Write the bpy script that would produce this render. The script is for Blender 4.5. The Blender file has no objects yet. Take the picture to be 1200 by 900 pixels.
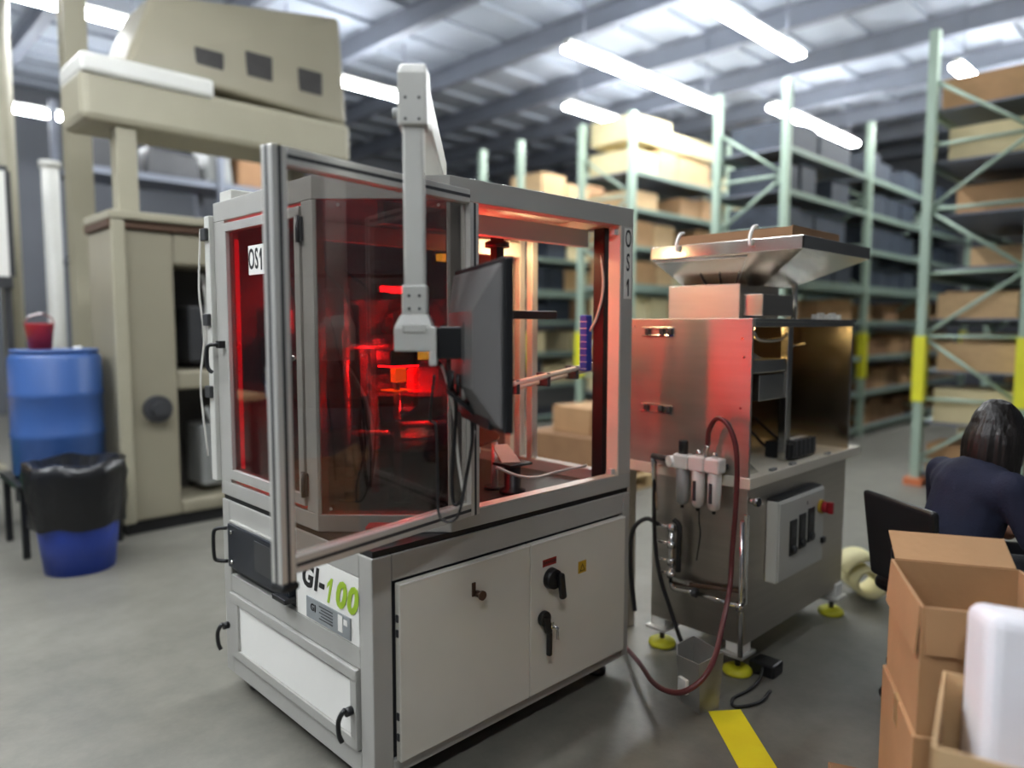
import bpy, bmesh, math, random
from mathutils import Vector, Matrix
random.seed(7)
scn = bpy.context.scene
COL = scn.collection
PI = math.pi

# ---------------------------------------------------------------- camera
CAM = Vector((-1.2282, -1.8847, 1.5575)); YAW, PITCH, ROLL, FPX = 0.7972, 0.0820, 0.0013, 847.4
cd = bpy.data.cameras.new('camera'); cam = bpy.data.objects.new('camera', cd); COL.objects.link(cam)
fw = Vector((math.cos(YAW)*math.cos(PITCH), math.sin(YAW)*math.cos(PITCH), -math.sin(PITCH)))
rt = fw.cross(Vector((0, 0, 1))).normalized(); up = rt.cross(fw)
rt2 = rt*math.cos(ROLL)+up*math.sin(ROLL); up2 = up*math.cos(ROLL)-rt*math.sin(ROLL)
cam.matrix_world = Matrix.Translation(CAM) @ Matrix((rt2, up2, -fw)).transposed().to_4x4()
cd.sensor_width = 36.0; cd.lens = FPX/1200*36; cd.clip_start = .05; cd.clip_end = 100
cd.dof.use_dof = True; cd.dof.focus_distance = 2.6; cd.dof.aperture_fstop = 0.74
scn.camera = cam

# ---------------------------------------------------------------- world, exposure
w = bpy.data.worlds.new('world'); scn.world = w; w.use_nodes = True
bg = w.node_tree.nodes['Background']; bg.inputs[0].default_value = (.6, .65, .72, 1); bg.inputs[1].default_value = .35
scn.view_settings.view_transform = 'Standard'; scn.view_settings.look = 'None'
scn.view_settings.exposure = 0.48; scn.view_settings.gamma = 1.0; scn.view_settings.use_curve_mapping = False
TUBE = 62.0      # strength of the fluorescent diffusers
RED = 26.0       # strength of the red inspection lamps

# ---------------------------------------------------------------- materials
def lin(h):
    h = h.lstrip('#'); o = []
    for i in (0, 2, 4):
        c = int(h[i:i+2], 16)/255
        o.append(c/12.92 if c <= .04045 else ((c+.055)/1.055)**2.4)
    return (*o, 1)
MATS = {}
def mat(name, col, rough=.5, metal=0., var=.08, scale=6., bump=0., bscale=60., stretch=None, emis=None, estr=0., rvar=0.):
    if name in MATS: return MATS[name]
    m = bpy.data.materials.new(name); m.use_nodes = True; nt = m.node_tree; N = nt.nodes; L = nt.links
    b = N['Principled BSDF']; c = lin(col)
    b.inputs['Roughness'].default_value = rough; b.inputs['Metallic'].default_value = metal
    tc = N.new('ShaderNodeTexCoord'); mp = N.new('ShaderNodeMapping'); L.new(tc.outputs['Object'], mp.inputs[0])
    if stretch: mp.inputs['Scale'].default_value = stretch
    nz = N.new('ShaderNodeTexNoise'); nz.inputs['Scale'].default_value = scale; nz.inputs['Detail'].default_value = 4
    L.new(mp.outputs[0], nz.inputs['Vector'])
    rp = N.new('ShaderNodeValToRGB'); L.new(nz.outputs['Fac'], rp.inputs[0])
    rp.color_ramp.elements[0].position = .3; rp.color_ramp.elements[1].position = .7
    rp.color_ramp.elements[0].color = tuple(max(0, x*(1-var)) for x in c[:3])+(1,)
    rp.color_ramp.elements[1].color = tuple(min(1, x*(1+var)) for x in c[:3])+(1,)
    L.new(rp.outputs[0], b.inputs['Base Color'])
    if rvar:
        mr = N.new('ShaderNodeMapRange'); L.new(nz.outputs['Fac'], mr.inputs[0])
        mr.inputs[3].default_value = max(.02, rough-rvar); mr.inputs[4].default_value = min(1, rough+rvar); L.new(mr.outputs[0], b.inputs['Roughness'])
    if bump:
        n2 = N.new('ShaderNodeTexNoise'); n2.inputs['Scale'].default_value = bscale; L.new(mp.outputs[0], n2.inputs['Vector'])
        bp = N.new('ShaderNodeBump'); bp.inputs['Strength'].default_value = bump; bp.inputs['Distance'].default_value = .01
        L.new(n2.outputs['Fac'], bp.inputs['Height']); L.new(bp.outputs[0], b.inputs['Normal'])
    if emis:
        b.inputs['Emission Color'].default_value = lin(emis); b.inputs['Emission Strength'].default_value = estr
    MATS[name] = m; return m
def glass(name, tint, refl=1.0, rough=.02):
    m = bpy.data.materials.new(name); m.use_nodes = True; nt = m.node_tree; N = nt.nodes; L = nt.links; N.clear()
    o = N.new('ShaderNodeOutputMaterial'); t = N.new('ShaderNodeBsdfTransparent'); g = N.new('ShaderNodeBsdfGlossy'); x = N.new('ShaderNodeMixShader')
    t.inputs[0].default_value = lin(tint); g.inputs['Roughness'].default_value = rough; g.inputs['Color'].default_value = (refl, refl, refl, 1)
    lw = N.new('ShaderNodeLayerWeight'); lw.inputs[0].default_value = .5; pw_ = N.new('ShaderNodeMath'); pw_.operation = 'POWER'; pw_.inputs[1].default_value = 4.0
    ma = N.new('ShaderNodeMath'); ma.operation = 'MULTIPLY_ADD'; ma.inputs[1].default_value = .5; ma.inputs[2].default_value = .075
    L.new(lw.outputs['Facing'], pw_.inputs[0]); L.new(pw_.outputs[0], ma.inputs[0])
    L.new(ma.outputs[0], x.inputs[0]); L.new(t.outputs[0], x.inputs[1]); L.new(g.outputs[0], x.inputs[2]); L.new(x.outputs[0], o.inputs[0])
    MATS[name] = m; return m
def floor_mat():
    m = mat('concrete', '#79776f', .38, 0, .10, .9, .05, 40, rvar=.1)
    nt = m.node_tree; N = nt.nodes; L = nt.links; b = N['Principled BSDF']
    old = b.inputs['Base Color'].links[0].from_socket
    tc = N.new('ShaderNodeTexCoord'); n = N.new('ShaderNodeTexNoise'); n.inputs['Scale'].default_value = 5; n.inputs['Detail'].default_value = 10; n.inputs['Roughness'].default_value = .7
    L.new(tc.outputs['Object'], n.inputs['Vector'])
    r = N.new('ShaderNodeValToRGB'); r.color_ramp.elements[0].position = .35; r.color_ramp.elements[1].position = .68
    r.color_ramp.elements[0].color = (.78, .78, .77, 1); r.color_ramp.elements[1].color = (1.06, 1.05, 1.03, 1); L.new(n.outputs['Fac'], r.inputs[0])
    mx = N.new('ShaderNodeMix'); mx.data_type = 'RGBA'; mx.blend_type = 'MULTIPLY'; mx.inputs[0].default_value = 1
    L.new(old, mx.inputs[6]); L.new(r.outputs[0], mx.inputs[7]); L.new(mx.outputs[2], b.inputs['Base Color'])
    return m
M_floor = floor_mat()
M_silver = mat('silver_paint', '#adaca6', .42, .08, .03, 5, .03, 300)
M_alu = mat('aluminium', '#d6d5cf', .36, .5, .04, 8, stretch=(1, 1, .05))
M_white = mat('white_enamel', '#d9d6ca', .32, 0, .03, 4)
M_whitep = mat('white_plate', '#efeee8', .35, 0, .02, 4)
M_black = mat('black_plastic', '#17181a', .42, 0, .1, 8)
M_gask = mat('gasket', '#0d0d0e', .6)
M_navy = mat('navy_drawer', '#1d222c', .35, .2, .1, 6)
M_dkgrey = mat('dark_grey', '#3a3b3d', .45, .1, .08, 6)
M_mongrey = mat('monitor_shell', '#5c5b5a', .4, 0, .05, 5)
M_grey = mat('grey_plastic', '#8f918e', .5, 0, .06, 5)
M_ltgrey = mat('light_grey_paint', '#c9c9c2', .4, 0, .03, 5)
M_steel = mat('stainless', '#b9b3aa', .36, 1, .06, 3, .04, 14, stretch=(1, 1, 12), rvar=.06)
M_steel3 = mat('matt_stainless', '#b9b3aa', .46, 1, .06, 3, .04, 14, stretch=(1, 1, 12), rvar=.05)
M_steel2 = mat('bright_stainless', '#cfccc4', .22, 1, .05, 3, .02, 10, rvar=.06)
M_chrome = mat('chrome', '#d9d9d6', .16, 1, .03)
M_cream = mat('cream_plastic', '#ddd6c4', .45, 0, .05, 6)
M_yellow = mat('yellow_rubber', '#d3cf2f', .5, 0, .08, 8)
M_tape = mat('yellow_tape', '#ffe81e', .45, 0, .05, 8)
M_red = mat('red_plastic', '#a5202a', .4, 0, .08)
M_hose = mat('red_hose', '#5c2a2b', .4, 0, .1, 10)
M_cable = mat('black_cable', '#141416', .5)
M_wcable = mat('white_cable', '#cfcdc6', .5)
M_blue = mat('blue_mesh', '#2b47b4', .5, 0, .1)
M_card = mat('cardboard', '#b08a62', .8, 0, .08, 5, .08, 50)
M_card2 = mat('light_cardboard', '#c4a47a', .8, 0, .08, 5, .08, 50)
M_card3 = mat('brown_cardboard', '#8d6a4a', .8, 0, .1, 5, .08, 50)
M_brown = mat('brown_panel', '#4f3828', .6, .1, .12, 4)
M_green = mat('pale_green_steel', '#9fb3a2', .45, .1, .05, 3)
M_gbeam = mat('grey_green_beam', '#7f9186', .5, .1, .05, 3)
M_guard = mat('yellow_guard', '#e3e030', .45, 0, .05)
M_orange = mat('orange_foot', '#c9744a', .5)
M_beige = mat('beige_machine_paint', '#8a8471', .45, 0, .05, 2)
M_beige2 = mat('pale_beige_paint', '#98937f', .5, 0, .05, 2)
M_window = mat('dark_bay', '#2e2c2a', .6, 0, .2, 6)
M_drum = mat('blue_drum', '#35568f', .38, 0, .06, 3)
M_can = mat('royal_blue_can', '#1f3fa0', .35, 0, .05, 3)
M_bag = mat('black_bag', '#101114', .3, 0, .2, 12, .5, 18)
M_wall = mat('wall_paint', '#5d6066', .8, 0, .12, .6)
M_ceil = mat('ceiling_deck', '#989faa', .7, 0, .08, 1)
M_purlin = mat('purlin_steel', '#767b86', .6, .3, .08, 2)
M_hair = mat('dark_hair', '#17120f', .45, 0, .3, 20, .5, 80, stretch=(1, 1, .15))
M_skin = mat('skin', '#b98468', .5, 0, .06, 8)
M_navycl = mat('navy_cloth', '#1b2036', .85, 0, .12, 12, .2, 120)
M_trous = mat('dark_trousers', '#22242a', .85, 0, .1, 12, .2, 120)
M_foam = mat('cream_foam', '#e8dfab', .7, 0, .06, 6, .2, 40)
M_styro = mat('white_foam', '#ecebf0', .6, 0, .02, 8, .1, 90)
M_green2 = mat('lime_print', '#9fc22b', .5)
M_plate = mat('grey_id_plate', '#9aa0a3', .35, .3, .1, 10)
M_ink = mat('ink', '#1b1b1b', .6)
M_darkred = mat('danger_red', '#9b2a22', .5)
M_warn = mat('warning_yellow', '#c9a12c', .5)
M_latch = mat('bronze_latch', '#5a4538', .4, .5)
M_paper = mat('pink_paper', '#eccdbb', .7)
M_bin = mat('grey_bin', '#84837d', .5, 0, .08, 8)
M_dkbox = mat('dark_blue_tote', '#2c3440', .6, 0, .2, 5)
M_wood = mat('pale_wood', '#c9ad7f', .7, 0, .12, 5, stretch=(1, 8, 8))
M_table = mat('machine_table', '#33332f', .3, .3, .08, 4)
M_inner = mat('inner_panel', '#857d7b', .5, .1, .1, 3)
M_ceilin = mat('inner_roof_panel', '#a5a29c', .5, 0, .04, 3)
G_smoke = glass('smoked_pane', '#b3a6a6', .9)
G_clear = glass('clear_pane', '#eef0ee', .2)
G_door = glass('door_pane', '#dcd9d6', .8)
G_disc = glass('glass_disc', '#d0c4c4', 1.0)
G_bowl = glass('bowl_plastic', '#c9ccc8', .8, .1)
def emit(name, col, s): return mat(name, col, .5, 0, 0, emis=col, estr=s)
E_tube = emit('fluorescent_diffuser', '#f0f3f6', TUBE)
E_red = emit('red_led', '#ff1018', RED)
E_orange = emit('amber_glow', '#ff5a10', 5)
E_yel = emit('yellow_led', '#ffd23a', 3)
E_warm = emit('warm_lamp', '#ffd9a0', 130); E_warm2 = emit('feeder_lamp', '#ffd48a', 18)

# ---------------------------------------------------------------- builders
ORG = {}
class MB:
    def __init__(s, M=None): s.v = []; s.f = []; s.sm = []; s.M = M or Matrix()
    def add(s, vs, fs, smooth=False):
        k = len(s.v); s.v += [s.M @ Vector(v) for v in vs]; s.f += [tuple(i+k for i in f) for f in fs]; s.sm += [smooth]*len(fs); return s
    def box(s, a, b):
        (x0, y0, z0), (x1, y1, z1) = [tuple(min(p, q) for p, q in zip(a, b)), tuple(max(p, q) for p, q in zip(a, b))]
        return s.add([(x0,y0,z0),(x1,y0,z0),(x1,y1,z0),(x0,y1,z0),(x0,y0,z1),(x1,y0,z1),(x1,y1,z1),(x0,y1,z1)],
                     [(0,3,2,1),(4,5,6,7),(0,1,5,4),(1,2,6,5),(2,3,7,6),(3,0,4,7)])
    def cbox(s, c, d): return s.box([c[i]-d[i]/2 for i in range(3)], [c[i]+d[i]/2 for i in range(3)])
    def prism(s, poly, z0, z1):
        n = len(poly); return s.add([(x, y, z0) for x, y in poly]+[(x, y, z1) for x, y in poly],
            [tuple(range(n))[::-1], tuple(range(n, 2*n))]+[(i, (i+1) % n, n+(i+1) % n, n+i) for i in range(n)])
    def hull8(s, bot, top):   # two 4-point loops
        return s.add(list(bot)+list(top), [(3,2,1,0),(4,5,6,7)]+[(i, (i+1) % 4, 4+(i+1) % 4, 4+i) for i in range(4)])
    def cyl(s, p0, p1, r, n=16, r1=None, caps=True):
        p0, p1 = Vector(p0), Vector(p1); d = (p1-p0).normalized(); a = d.orthogonal().normalized(); b = d.cross(a); r1 = r if r1 is None else r1
        vs = [p0+(a*math.cos(2*PI*i/n)+b*math.sin(2*PI*i/n))*r for i in range(n)]+[p1+(a*math.cos(2*PI*i/n)+b*math.sin(2*PI*i/n))*r1 for i in range(n)]
        s.add(vs, [(i, (i+1) % n, n+(i+1) % n, n+i) for i in range(n)], True)
        if caps: s.add(vs, [tuple(range(n))[::-1], tuple(range(n, 2*n))])
        return s
    def tube(s, pts, r, n=8, sub=6):
        P = [Vector(p) for p in pts]; Q = []
        if len(P) > 2 and sub > 1:
            E = [P[0]*2-P[1]]+P+[P[-1]*2-P[-2]]
            for i in range(1, len(E)-2):
                for k in range(sub):
                    t = k/sub; a, b, c, d = E[i-1:i+3]
                    Q.append(.5*((2*b)+(c-a)*t+(2*a-5*b+4*c-d)*t*t+(3*b-a-3*c+d)*t**3))
            Q.append(P[-1])
        else: Q = P
        nrm = None; vs = []; fs = []
        for i, q in enumerate(Q):
            t = (Q[min(i+1, len(Q)-1)]-Q[max(i-1, 0)]).normalized()
            nrm = t.orthogonal().normalized() if nrm is None else (nrm-t*nrm.dot(t)).normalized()
            b = t.cross(nrm); vs += [q+(nrm*math.cos(2*PI*k/n)+b*math.sin(2*PI*k/n))*r for k in range(n)]
        for i in range(len(Q)-1): fs += [(i*n+k, i*n+(k+1) % n, (i+1)*n+(k+1) % n, (i+1)*n+k) for k in range(n)]
        m = len(Q); s.add(vs, fs, True); s.add(vs, [tuple(range(n))[::-1], tuple(range((m-1)*n, m*n))]); return s
    def lathe(s, prof, c=(0, 0, 0), n=24):
        vs = []; fs = []
        for r, z in prof: vs += [(c[0]+r*math.cos(2*PI*k/n), c[1]+r*math.sin(2*PI*k/n), c[2]+z) for k in range(n)]
        for i in range(len(prof)-1): fs += [(i*n+k, i*n+(k+1) % n, (i+1)*n+(k+1) % n, (i+1)*n+k) for k in range(n)]
        s.add(vs, fs, True); m = len(prof)
        s.add(vs, [tuple(range(n))[::-1], tuple(range((m-1)*n, m*n))]); return s
    def ell(s, c, r, n=16, m=10, R=None):
        vs = []; fs = []; R = R or Matrix.Identity(3)
        for i in range(m+1):
            th = PI*i/m
            for k in range(n):
                ph = 2*PI*k/n; vs.append(Vector(c)+R @ Vector((r[0]*math.sin(th)*math.cos(ph), r[1]*math.sin(th)*math.sin(ph), r[2]*math.cos(th))))
        for i in range(m): fs += [(i*n+k, (i+1)*n+k, (i+1)*n+(k+1) % n, i*n+(k+1) % n) for k in range(n)]
        return s.add(vs, fs, True)
    def build(s, name, m, parent=None, bevel=0, seg=2, kind=None):
        me = bpy.data.meshes.new(name)
        if parent is None:
            lo = [min(v[i] for v in s.v) for i in range(3)]; hi = [max(v[i] for v in s.v) for i in range(3)]
            org = Vector(((lo[0]+hi[0])/2, (lo[1]+hi[1])/2, lo[2]))
        else: org = ORG[parent.name]
        me.from_pydata([v-org for v in s.v], [], s.f); me.polygons.foreach_set('use_smooth', s.sm)
        bm = bmesh.new(); bm.from_mesh(me); bmesh.ops.remove_doubles(bm, verts=bm.verts, dist=1e-6); bmesh.ops.recalc_face_normals(bm, faces=bm.faces); bm.to_mesh(me); bm.free()
        me.materials.append(m); o = bpy.data.objects.new(name, me); COL.objects.link(o)
        if parent is None: o.location = org
        else: o.parent = parent
        ORG[o.name] = org
        if bevel:
            b = o.modifiers.new('bevel', 'BEVEL'); b.width = bevel; b.segments = seg; b.limit_method = 'ANGLE'; b.angle_limit = .9
        if kind: o['kind'] = kind
        return o
def thing(name, label, cat, loc, group=None):
    o = bpy.data.objects.new(name, None); COL.objects.link(o); o.location = loc; o.empty_display_size = .1
    ORG[o.name] = Vector(loc); return tag(o, label, cat, group)
def tag(o, label, cat, group=None):
    o['label'] = label; o['category'] = cat
    if group: o['group'] = group
    return o
def part(name, m, parent, a, b, bevel=.003, M=None): return MB(M).box(a, b).build(name, m, parent, bevel)
def frame(u0, u1, z0, z1): return None
def basis(o, x, y, z=(0, 0, 1)):
    m = Matrix.Identity(4)
    for i, v in enumerate((x, y, z)):
        for k in range(3): m[k][i] = v[k]
    for k in range(3): m[k][3] = o[k]
    return m
FX = basis((0, 0, 0), (0, -1, 0), (0, 0, 1), (-1, 0, 0))    # text on a face x = const seen from -x: right = -y, up = z
FY = basis((0, 0, 0), (1, 0, 0), (0, 0, 1), (0, -1, 0))     # text on a face y = const seen from -y
def text(name, s, size, pos, face, m, parent, ext=.0006, shear=0, bold=0, align='CENTER', sx=1, vert=False):
    c = bpy.data.curves.new(name, 'FONT'); c.body = s; c.size = size; c.extrude = ext; c.shear = shear; c.offset = bold; c.align_x = align; c.align_y = 'CENTER'
    c.resolution_u = 3; c.space_character = 1.12
    t = bpy.data.objects.new(name, c); COL.objects.link(t)
    me = bpy.data.meshes.new_from_object(t.evaluated_get(bpy.context.evaluated_depsgraph_get()))
    bpy.data.objects.remove(t)
    M = Matrix.Translation(Vector(pos)-ORG[parent.name]) @ face @ Matrix.Diagonal((sx, 1, 1, 1))
    me.transform(M); me.materials.clear(); me.materials.append(m)
    o = bpy.data.objects.new(name, me); COL.objects.link(o); o.parent = parent; ORG[o.name] = ORG[parent.name]; return o

def one(name, h, w, pos, face, m, parent, shear=0, th=.0012):
    P = [(-.0, -.5), (.28, -.5), (.28, .5), (.06, .5), (-.3, .26), (-.3, .05), (0, .24)]
    M = Matrix.Translation(Vector(pos)) @ face; b = MB(M)
    Q = [(x*w+shear*y*h, y*h) for x, y in P]; n = len(Q)
    b.add([(x, y, 0) for x, y in Q]+[(x, y, th) for x, y in Q], [tuple(range(n))[::-1], tuple(range(n, 2*n))]+[(i, (i+1) % n, n+(i+1) % n, n+i) for i in range(n)])
    return b.build(name, m, parent)

# ================================================================ the room
ZC = 5.6
X0, X1, Y0, Y1 = -5.0, 17.0, -6.0, 13.0
MB().box((X0, Y0, -.12), (X1, Y1, 0)).build('floor', M_floor, kind='structure')
ce = MB().box((X0, Y0, ZC), (X1, Y1, ZC+.12)).build('ceiling', M_ceil, kind='structure')
y = Y0+.6
while y < Y1:      # corrugated roof deck ribs along x and purlins along y
    MB().box((X0, y, ZC-.05), (X1, y+.22, ZC)).build('deck_rib', M_ceil, ce); y += .75
x = X0+1.0
while x < X1:
    MB().box((x-.07, Y0, ZC-.33), (x+.07, Y1, ZC-.31)).box((x-.012, Y0, ZC-.31), (x+.012, Y1, ZC-.07)).box((x-.07, Y0, ZC-.07), (x+.07, Y1, ZC-.05)).build('purlin', M_purlin, ce); x += 1.7
for n, a, b in (('wall_left', (X0-.12, Y0, 0), (X0, Y1, ZC)), ('wall_right', (X1, Y0, 0), (X1+.12, Y1, ZC)), ('wall_front', (X0, Y0-.12, 0), (X1, Y0, ZC)), ('wall_back', (X0, Y1, 0), (X1, Y1+.12, ZC))):
    MB().box(a, b).build(n, M_wall, kind='structure')

def strip_light(x0, x1, y, z, label, group):
    t = thing('strip_light', label, 'ceiling light', ((x0+x1)/2, y, z), group)
    MB().prism([(x0, y-.04), (x1, y-.04), (x1, y+.04), (x0, y+.04)], z+.05, z+.11).build('housing', M_ltgrey, t, .006)
    MB().box((x0+.02, y-.075, z), (x1-.02, y+.075, z+.05)).build('diffuser', E_tube, t)
    for xx in (x0+.3, x1-.3): MB().cyl((xx, y, z+.11), (xx, y, ZC-.05), .008, 8).build('hanger', M_purlin, t)
for x0, x1, y, z, lab in ((4.9, 8.1, 3.55, 4.55, 'long lit fluorescent strip over the aisle nearest the machine roof'), (4.9, 7.1, 1.95, 4.6, 'short lit fluorescent strip over the end of the dark tote rack'),
                          (6.0, 8.6, -.9, 4.75, 'lit fluorescent strip over the end-on rack beside the yellow guards'), (.2, 2.6, 10.3, 4.5, 'lit fluorescent strip beyond the beige press')):
    strip_light(x0, x1, y, z, lab, 'strip lights in view')
for x0, x1, y in ((-3.6, -1.2, -2.6), (-3.6, -1.2, 1.0), (-3.2, -.8, 3.4), (-4.6, -2.6, 2.2), (-4.6, -2.6, 5.2), (-.6, 1.8, 1.2), (-.6, 1.8, 6.8), (3.0, 5.4, 6.8), (9.2, 12.4, .9), (9.2, 12.4, 3.3), (7.0, 10.0, 5.4)):  # strips on the left are unseen, added to brighten the left-facing sides
    strip_light(x0, x1, y, 4.75, 'lit fluorescent strip hung from the roof purlins', 'strip lights out over the hall')

# ================================================================ inspection machine
LX, WY, CH = 1.34, 1.13, .325
ZB, ZT0, ZE0, ZE1 = .08, .824, .845, 2.05
mc = thing('inspection_machine', 'silver grey inspection machine with chamfered glass corner and red light inside', 'machine', (LX/2, WY/2, 0))
# ---- base cabinet
bs = MB().box((.02, .02, ZB+.01), (LX-.02, WY-.02, ZT0-.01)).build('base_carcass', M_dkgrey, mc)
for n, a, b in (('base_post', (0, 0, ZB), (.075, .075, ZT0)), ('base_post', (0, WY-.07, ZB), (.07, WY, ZT0)), ('base_post', (LX-.05, 0, ZB), (LX, .06, ZT0)), ('base_post', (LX-.06, WY-.06, ZB), (LX, WY, ZT0)),
                ('base_rail', (0, .075, .745), (.03, WY-.07, ZT0)), ('base_rail', (0, .075, .44), (.03, WY-.07, .512)), ('base_rail', (0, .075, ZB), (.03, WY-.07, .158)),
                ('base_rail', (.075, 0, .735), (LX-.05, .03, ZT0)), ('base_rail', (.075, 0, ZB), (LX-.05, .03, .13)),
                ('base_mullion', (0, .49, .512), (.03, .50, .745)), ('base_rail', (LX-.03, .06, .7), (LX, WY-.06, ZT0)), ('base_panel', (LX-.02, .06, ZB), (LX-.008, WY-.06, .7)), ('base_panel', (.07, WY-.02, ZB), (LX-.06, WY-.006, ZT0))):
    part(n, M_silver, mc, a, b, .004)
for xx, yy in ((.1, .1), (.1, WY-.1), (LX-.1, .1), (LX-.1, WY-.1)):
    MB().lathe([(.045, 0), (.045, .018), (.016, .03), (.016, ZB+.012)], (xx, yy, 0), 16).build('levelling_foot', M_black, mc)
MB().prism([(.008, .008), (LX-.008, .008), (LX-.008, WY-.008), (.008, WY-.008)], ZT0-.008, ZE0).build('gasket_plate', M_gask, mc)
# left face: drawer unit
dr = part('control_drawer', M_navy, mc, (-.022, .515, .556), (.02, 1.035, .738), .004)
part('drawer_plate', M_dkgrey, dr, (-.026, .60, .60), (-.022, .78, .72), .001)
for zz in (.585, .71): MB().cyl((-.03, .99, zz), (-.02, .99, zz), .008, 10).build('drawer_screw', M_chrome, dr)
MB().tube([(-.02, 1.045, .715), (-.05, 1.075, .712), (-.062, 1.078, .69), (-.062, 1.078, .60), (-.05, 1.075, .578), (-.02, 1.045, .575)], .008, 8, 4).build('drawer_pull', M_black, dr)
part('drawer_trim', M_alu, dr, (-.012, .51, .738), (.02, 1.04, .748), .001)
part('drawer_stop', M_black, dr, (-.045, .50, .545), (.01, .60, .565), .004)
# name panel
gp = part('name_panel', M_whitep, mc, (.0, .077, .514), (.022, .489, .744), .002)
text('name_letters', 'GI-', .115, (-.0015, .375, .668), FX, M_ink, gp, shear=.25, bold=.004, sx=.95)
one('model_digit', .09, .05, (.0, .262, .656), FX, M_green2, gp, .3)
text('model_number', '00', .125, (-.0015, .156, .656), FX, M_green2, gp, shear=.25, bold=.0055, sx=1.0)
ip = part('id_plate', M_plate, gp, (-.004, .125, .522), (.0, .415, .598), .001)
text('plate_logo', 'GI', .035, (-.0052, .365, .566), FX, M_ink, gp, ext=.0004, bold=.001)
for k in range(5): part('plate_print', M_dkgrey, gp, (-.005, .235, .538+k*.011), (-.0038, .325-.012*(k % 2), .5415+k*.011), 0)
part('plate_sticker', M_whitep, gp, (-.0052, .172, .535), (-.0038, .20, .592), 0)
part('plate_sticker', M_whitep, gp, (-.0052, .142, .565), (-.0038, .165, .585), 0)
# lower flap door
ld = MB()
for a, b in (((-.012, .085, .40), (.02, 1.058, .437)), ((-.012, .085, .163), (.02, 1.058, .2)), ((-.012, .085, .2), (.02, .122, .4)), ((-.012, .985, .2), (.02, 1.058, .4))): ld.box(a, b)
ld = ld.build('flap_frame', M_silver, mc, .003)
part('flap_insert', M_whitep, ld, (-.002, .122, .2), (.012, .985, .4), .001)
def lever(y, z, s=1):
    h = MB(); h.cyl((-.012, y, z), (-.035, y, z), .015*s, 12).tube([(-.035, y, z+.012), (-.05, y, z), (-.055, y+.012, z-.03), (-.052, y+.014, z-.075), (-.045, y+.008, z-.10)], .0085*s, 8, 4)
    return h
lever(1.075, .29).build('flap_handle', M_black, ld); lever(.112, .295).build('flap_handle', M_black, ld)
# front face: two white doors
for x0, x1 in ((.088, .688), (.692, 1.283)):
    d = part('cabinet_door', M_white, mc, (x0, -.022, .128), (x1, .005, .728), .004)
    part('door_edge_trim', M_whitep, d, (x0+.002, -.0245, .722), (x1-.002, -.02, .727), .001)
    if x0 < .5:
        for zz in (.2, .27, .55, .6): part('hinge_pin', M_dkgrey, d, (x0-.004, -.016, zz), (x0+.002, -.004, zz+.025), .001)
        part('latch_plate', M_latch, d, (.395, -.026, .605), (.412, -.02, .655), .002)
        MB().cyl((.418, -.022, .612), (.418, -.048, .612), .012, 14).cyl((.418, -.048, .612), (.418, -.056, .612), .017, 14).build('latch_knob', M_latch, d)
    else:
        part('danger_label', M_darkred, d, (.757, -.0232, .624), (.835, -.0215, .652), 0)
        text('danger_word', 'DANGER', .017, (.796, -.0236, .638), FY, M_ink, d, ext=.0003, bold=.0005)
        part('warning_label', M_warn, d, (.968, -.0232, .547), (1.018, -.0215, .597), 0)
        MB().add([(.977, -.0238, .555), (1.009, -.0238, .555), (.993, -.0238, .588), (.982, -.0238, .558), (1.004, -.0238, .558), (.993, -.0238, .581)], [(0, 1, 4, 3), (1, 2, 5, 4), (2, 0, 3, 5)]).build('warning_triangle', M_ink, d)
        MB().cyl((.803, -.022, .572), (.803, -.05, .572), .042, 24, .038).build('switch_boss', M_black, d)
        MB(Matrix.Translation((.803, -.06, .572)) @ Matrix.Rotation(-.15, 4, 'Y')).box((.006, -.012, -.085), (.034, .012, .02)).build('switch_lever', M_black, d, .008)
        hb = MB().cyl((.757, -.022, .425), (.757, -.045, .425), .03, 18)
        hb.add([(.737, -.05, .44), (.775, -.05, .435), (.785, -.055, .37), (.762, -.055, .36), (.737, -.022, .44), (.775, -.022, .435), (.785, -.03, .37), (.762, -.03, .36)], [(0,1,2,3),(4,7,6,5),(0,4,5,1),(1,5,6,2),(2,6,7,3),(3,7,4,0)])
        hb.box((.763, -.055, .275), (.783, -.035, .37)).build('door_handle', M_black, d, .006)
        part('key_plate', M_chrome, d, (.772, -.058, .385), (.786, -.054, .41), .001)
        MB().cyl((.79, -.05, .395), (.79, -.075, .385), .007, 10).box((.786, -.08, .345), (.79, -.07, .38)).build('key', M_chrome, d)
# ---- enclosure
def rail(name, a, b, m=M_silver, bev=.004): return part(name, m, mc, a, b, bev)
# bottom and top rings follow the chamfer
def ring(z0, z1, t):
    k = t*math.tan(PI/8); out = [(0, CH), (CH, 0), (LX, 0), (LX, WY), (0, WY)]; inn = [(t, CH+k), (CH+k, t), (LX-t, t), (LX-t, WY-t), (t, WY-t)]
    for i in range(5):
        j = (i+1) % 5; yield MB().prism([out[i], out[j], inn[j], inn[i]], z0, z1)
for r in ring(ZE0, .905, .06): r.build('enclosure_sill', M_silver, mc, .003)
for r in ring(1.972, ZE1, .06): r.build('enclosure_beam', M_silver, mc, .003)
def cpost(pts): MB().prism(pts, .905, 1.972).build('enclosure_post', M_silver, mc, .003)
q = .012
cpost([(0, CH), (q*.7, CH-q*.7), (.06, CH+.03), (.06, .40), (0, .40)])
cpost([(CH, 0), (.43, 0), (.43, .05), (CH+.03, .06), (CH-q*.7, q*.7)])
cpost([(0, 1.032), (.06, 1.032), (.06, WY), (0, WY)])
cpost([(1.258, 0), (LX, 0), (LX, .07), (1.258, .07)]); cpost([(LX-.06, WY-.06), (LX, WY-.06), (LX, WY), (LX-.06, WY)])
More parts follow.
